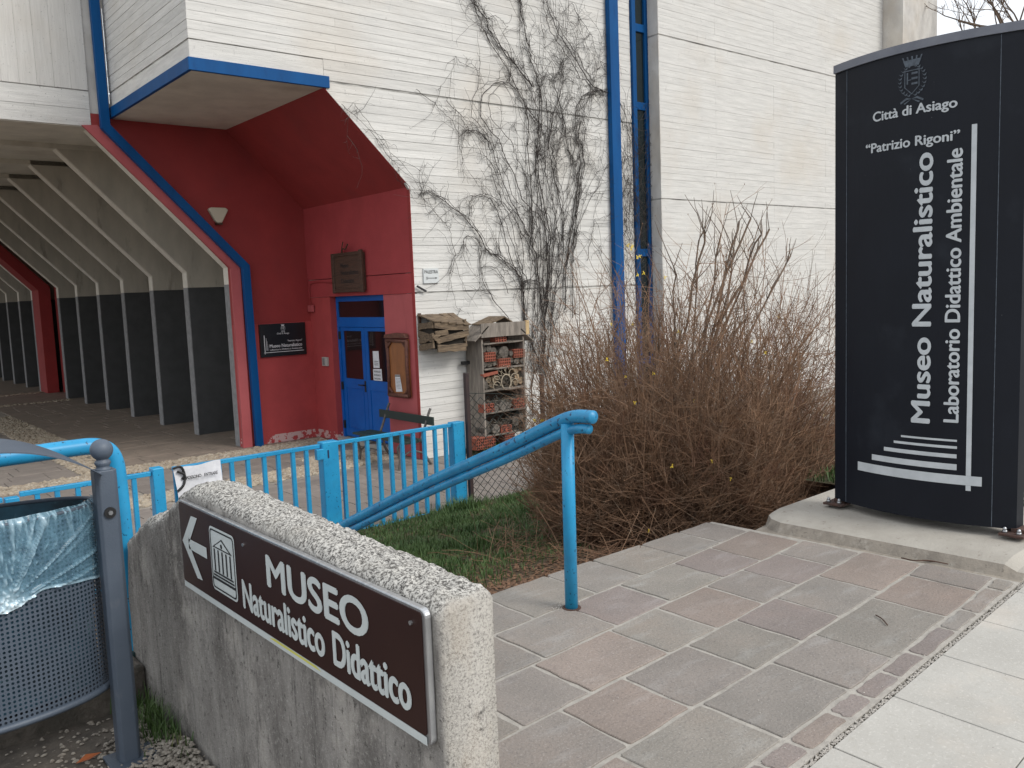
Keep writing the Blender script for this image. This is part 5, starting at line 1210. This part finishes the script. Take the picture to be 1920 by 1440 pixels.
for pts, wgt in stems:
    w3 = [P(x, y, 'y', Y1-.03) for x, y in pts]
    if w3[0].z < .4 and wgt > .95: w3 = [Vector((w3[0].x+.05, Y1-.05, ZC))]+w3
    w3 = chaikin(w3, 2)
    w3 = [p+Vector((rs.uniform(-.015, .015), rs.uniform(-.015, .008), rs.uniform(-.015, .015))) for p in w3]
    n = len(w3); r0 = .0090*wgt; vm.tube(w3, [r0*(1-.5*i/n) for i in range(n)], 5, False); allst.append((w3, wgt))
    for c in range(2 if wgt > .75 else (1 if wgt > .65 else 0)):
        ox = rs.uniform(-.24, .24); k = rs.uniform(1, 2.5); ph = rs.uniform(0, 6)
        i0 = rs.randint(0, n//3)
        w4 = [w3[i]+Vector((ox*math.sin(i/n*3.1+.2)+.04*math.sin(i/n*k*3+ph)+.05*noise.noise(w3[i]*3+Vector((ph, 0, 0))), rs.uniform(-.03, .012), rs.uniform(-.02, .02))) for i in range(i0, n)]
        m_ = len(w4)
        if m_ > 3: vm.tube(w4, [.0058*wgt*(1-.5*i/m_) for i in range(m_)], 4, False); allst.append((w4, wgt*.7))
vm.build('stems', VINE, vine, smooth=True)
def vtw(p, ang, L, r, curl, n=6, hang=0, ymax=None):
    pts = [p]; a = ang; cdir = rs.uniform(-curl, curl)
    for i in range(n):
        a += cdir+rs.uniform(-.35, .35); q = pts[-1]+Vector((math.cos(a)*L/n, rs.uniform(-.008, .005), math.sin(a)*L/n-hang))
        q.y = min(max(q.y, Y1-.12), ymax or Y1-.006); pts.append(q)
    vt.tube(pts, [r*(1-.6*i/n) for i in range(n+1)], 3, False); return pts
for w3, wgt in allst:
    n = len(w3); L_t = sum((b-a).length for a, b in zip(w3, w3[1:]))
    for _ in range(int(L_t*(6.5 if wgt > .5 else 6))):
        k = rs.randint(1, n-1); d = w3[k]-w3[k-1]; base_a = math.atan2(d.z, d.x)+rs.choice([-1, 1])*rs.uniform(.3, 1.2)
        L = rs.choice([rs.uniform(.05, .15), rs.uniform(.1, .35), rs.uniform(.3, .95)])
        q = vtw(w3[k], base_a, L, .0036 if L > .2 else .0026, .3, 6 if L > .15 else 3)
        for __ in range(rs.randint(0, 4)):
            j = rs.randint(1, len(q)-1); dd = q[j]-q[j-1]; vtw(q[j], math.atan2(dd.z, dd.x)+rs.choice([-1, 1])*rs.uniform(.4, 1.3), rs.uniform(.03, .16), .0024, .5, 3)
# dense tangle left of the downpipe and beside the window strip
for _ in range(330):
    px = rs.gauss(1075, 48); py = rs.uniform(20, 330)
    if px > 1136: continue
    vtw(P(px, py, 'y', Y1-.03), rs.uniform(-2.6, 2.6), rs.uniform(.15, .6), .0032, .5, 7)
for _ in range(360):
    px = rs.uniform(1160, 1218); py = rs.gauss(370, 80)
    if py < 200: continue
    vtw(P(px, py, 'y', Y1-.09), rs.choice([-1.57, 1.57])+rs.uniform(-.8, .8), rs.uniform(.2, .7), .0042, .35, 8, 0, Y1-.065)
vt.build('twigs', VINE, vine, kind='stuff')
# bare tree behind the totem
tr = thing('bare_tree', 'leafless tree whose twigs show above the totem', 'tree', (24, 8.0, ZC))
tm = MB(); rs = random.Random(12); base = Vector((24, 8.0, ZC))
tp = [base, base+Vector((.1, 0, 3)), base+Vector((-.1, .1, 5.5)), base+Vector((0, 0, 8.2))]; tm.tube(chaikin(tp), [.2-.016*i for i in range(len(chaikin(tp)))], 8)
tm.build('trunk', BRAN, tr, smooth=True)
cr = MB()
def branch(p, d, L, r, dep):
    pts = wander(p, d, L, 5, .18, .03, rs); cr.tube(pts, [r*(1-.5*i/5) for i in range(6)], 4, False)
    if dep:
        for _ in range(4 if dep > 1 else 5):
            k = rs.randint(1, 5); dd = (pts[k]-pts[k-1]).normalized()+Vector((rs.uniform(-1, 1), rs.uniform(-1, 1), rs.uniform(-.4, .9)))*.9; branch(pts[k], dd, L*rs.uniform(.4, .62), r*.5, dep-1)
for i in range(9): branch(base+Vector((0, 0, 2.5+.65*i)), Vector((rs.uniform(-1, 1), rs.uniform(-1, 1), .7)), 2.6, .05, 3)
for (px, py, L) in ((1850, 62, 1.3), (1905, 30, 1.5), (1815, 60, .8), (1880, 55, 1.0), (1838, 58, .7)):
    q = P(px, py, 'x', 23.0); branch(q+Vector((0, 0, -.5)), Vector((0, rs.uniform(-.2, .5), 1)), L*1.4, .022, 2)
    cr.tube([base+Vector((0, 0, 5.0)), q+Vector((0, 0, -.5))], [.05, .022], 4)
cr.build('crown', BRAN, tr)
# ---- grass, leaves, ground litter
gb = MB(); rs = random.Random(9)
def blade(x, y, z, h, w=.0035):
    a = rs.uniform(0, 6.283); ln = rs.uniform(.1, .8)*h; dx_, dy = math.cos(a), math.sin(a)
    gb.addm([(x-dy*w, y+dx_*w, z), (x+dy*w, y-dx_*w, z), (x+dx_*ln*.35+dy*w*.7, y+dy*ln*.35-dx_*w*.7, z+h*.6), (x+dx_*ln*.35-dy*w*.7, y+dy*ln*.35+dx_*w*.7, z+h*.6), (x+dx_*ln, y+dy*ln, z+h*.95)], [(0, 1, 2, 3), (3, 2, 4)])
for _ in range(105000):
    x = rs.uniform(2.98, 9.5); y = rs.uniform(3.65, 8.2)
    d = noise.noise(Vector((x*1.1, y*1.1, 4)))+.5*noise.noise(Vector((x*3.2, y*3.2, 9)))
    lim = min(1, max(0, (y-4.15-.18*(x-3))/1.1))*(1 if x < 5.9 else .55)
    if rs.random() > lim*(.62+.9*d): continue
    h = rs.uniform(.03, .075)*(1+.6*max(0, d))*(1.5 if y > 7.75 and rs.random() < .5 else 1)
    blade(x, y, gz(x, y)-.004, h)
for (cx_, cy_, n_, h_) in ((5.8, 7.95, 500, .2), (5.5, 7.9, 220, .14), (6.3, 7.6, 350, .13), (4.9, 6.6, 300, .12), (4.4, 5.9, 260, .11), (5.2, 7.3, 260, .13)):
    for _ in range(n_): x, y = rs.gauss(cx_, .13), rs.gauss(cy_, .1); blade(x, y, gz(x, y), h_*rs.uniform(.4, 1), .004)
for _ in range(6000):
    x, y = rs.uniform(8.25, 12), rs.uniform(10.38, 11.15); blade(x, y, ZC+.05, rs.uniform(.04, .11), .006)
for _ in range(9000):
    x, y = rs.uniform(6.0, 11), rs.uniform(1.7, 3.7); blade(x, y, .05, rs.uniform(.04, .12), .005)
gb.build('grass', BLADE, kind='stuff')
struct(MB().box(8.2, 12.4, 10.35, Y1+.01, ZC-.05, ZC+.06).build('wall_bed', GRAS, bevel=.03))
lv = MB()
def leaf(x, y, z, s, rs=rs):
    a = rs.uniform(0, 6.283); t = rs.uniform(-.5, .7); c, s_ = math.cos(a), math.sin(a)
    q = []
    for (u, v, w_) in ((-1, 0, 0), (-.2, .5, .25), (1, .1, .1+t), (.1, -.5, .3)): q.append((x+s*(u*c-v*s_), y+s*(u*s_+v*c), z+s*abs(w_)+.003))
    lv.addm(q, [(0, 1, 2), (0, 2, 3)])
for _ in range(9000):
    x = rs.uniform(2.98, 6.8); y = 3.6+abs(rs.gauss(0, .75))
    if y > 8: continue
    leaf(x, y, gz(x, y), rs.uniform(.010, .026))
for _ in range(1200): x, y = rs.uniform(2.98, 7), rs.uniform(4.5, 8); leaf(x, y, gz(x, y)+.01, rs.uniform(.01, .02))
lv.build('dead_leaves', LEAF, kind='stuff')
# straggling stems near the bush foot and lawn
sg_ = MB()
for _ in range(1100):
    x = rs.uniform(3.9, 6.2); y = rs.uniform(3.64, 5.6)
    if x < 4.2 and rs.random() < .5: continue
    sg_.tube(wander((x, y, gz(x, y)+.01), Vector((rs.uniform(-1, 1), rs.uniform(-1, 1), rs.uniform(.0, .5))), rs.uniform(.15, .5), 4, .25, -.02, rs), .0018, 3, False)
tag(sg_.build('straggling_twigs', TWIG, None, (5, 4.6, -.3), kind='stuff'), 'dry fallen twigs littering the soil round the bush', 'twigs')
# weeds at the foot of the parapet
wd = MB()
gb = wd
for _ in range(260): x, y = .97-abs(rs.gauss(0, .05)), rs.gauss(3.3, .13); blade(x, min(y, 3.57), .0, rs.uniform(.04, .13), .003)
wd.build('weeds', BLADE, kind='stuff')
# grit and moss in the gap between landing and pavement, crumbs on stones
gr = MB()
for _ in range(1500):
    x = rs.uniform(2.2, 4.9); pebble(gr, x, yedge(x)+.012+rs.gauss(0, .006), -.006, rs.uniform(.002, .0055), rs)
for _ in range(420):
    x = rs.uniform(2.3, 4.7); y = rs.uniform(1.6, 3.5); pebble(gr, x, y, .001, rs.uniform(.0012, .003), rs)
for _ in range(60): pebble(gr, 2.908+rs.gauss(0, .05), 3.13+rs.gauss(0, .03), .0, rs.uniform(.003, .007), rs)
gr.build('grit', M('pale_grit', (.55, .52, .47), (.2, .18, .16), 200), kind='stuff')
c = P(1635, 1175, 'z', .004)
tag(MB().tube(chaikin([P(1642, 1153, 'z', .006), P(1655, 1160, 'z', .008), P(1664, 1172, 'z', .006)]), .003, 5).build('stick', WOODD, None, c), 'short dark curved stick lying on a flagstone', 'stick')
tag(MB().tube(chaikin([P(1690, 1046, 'z', .006), P(1715, 1052, 'z', .010), P(1740, 1050, 'z', .008), P(1778, 1058, 'z', .006)]), .004, 5).build('stick', WOODD, None, P(1730, 1050, 'z', .004)), 'longer dark twig lying at the foot of the kerb', 'stick')
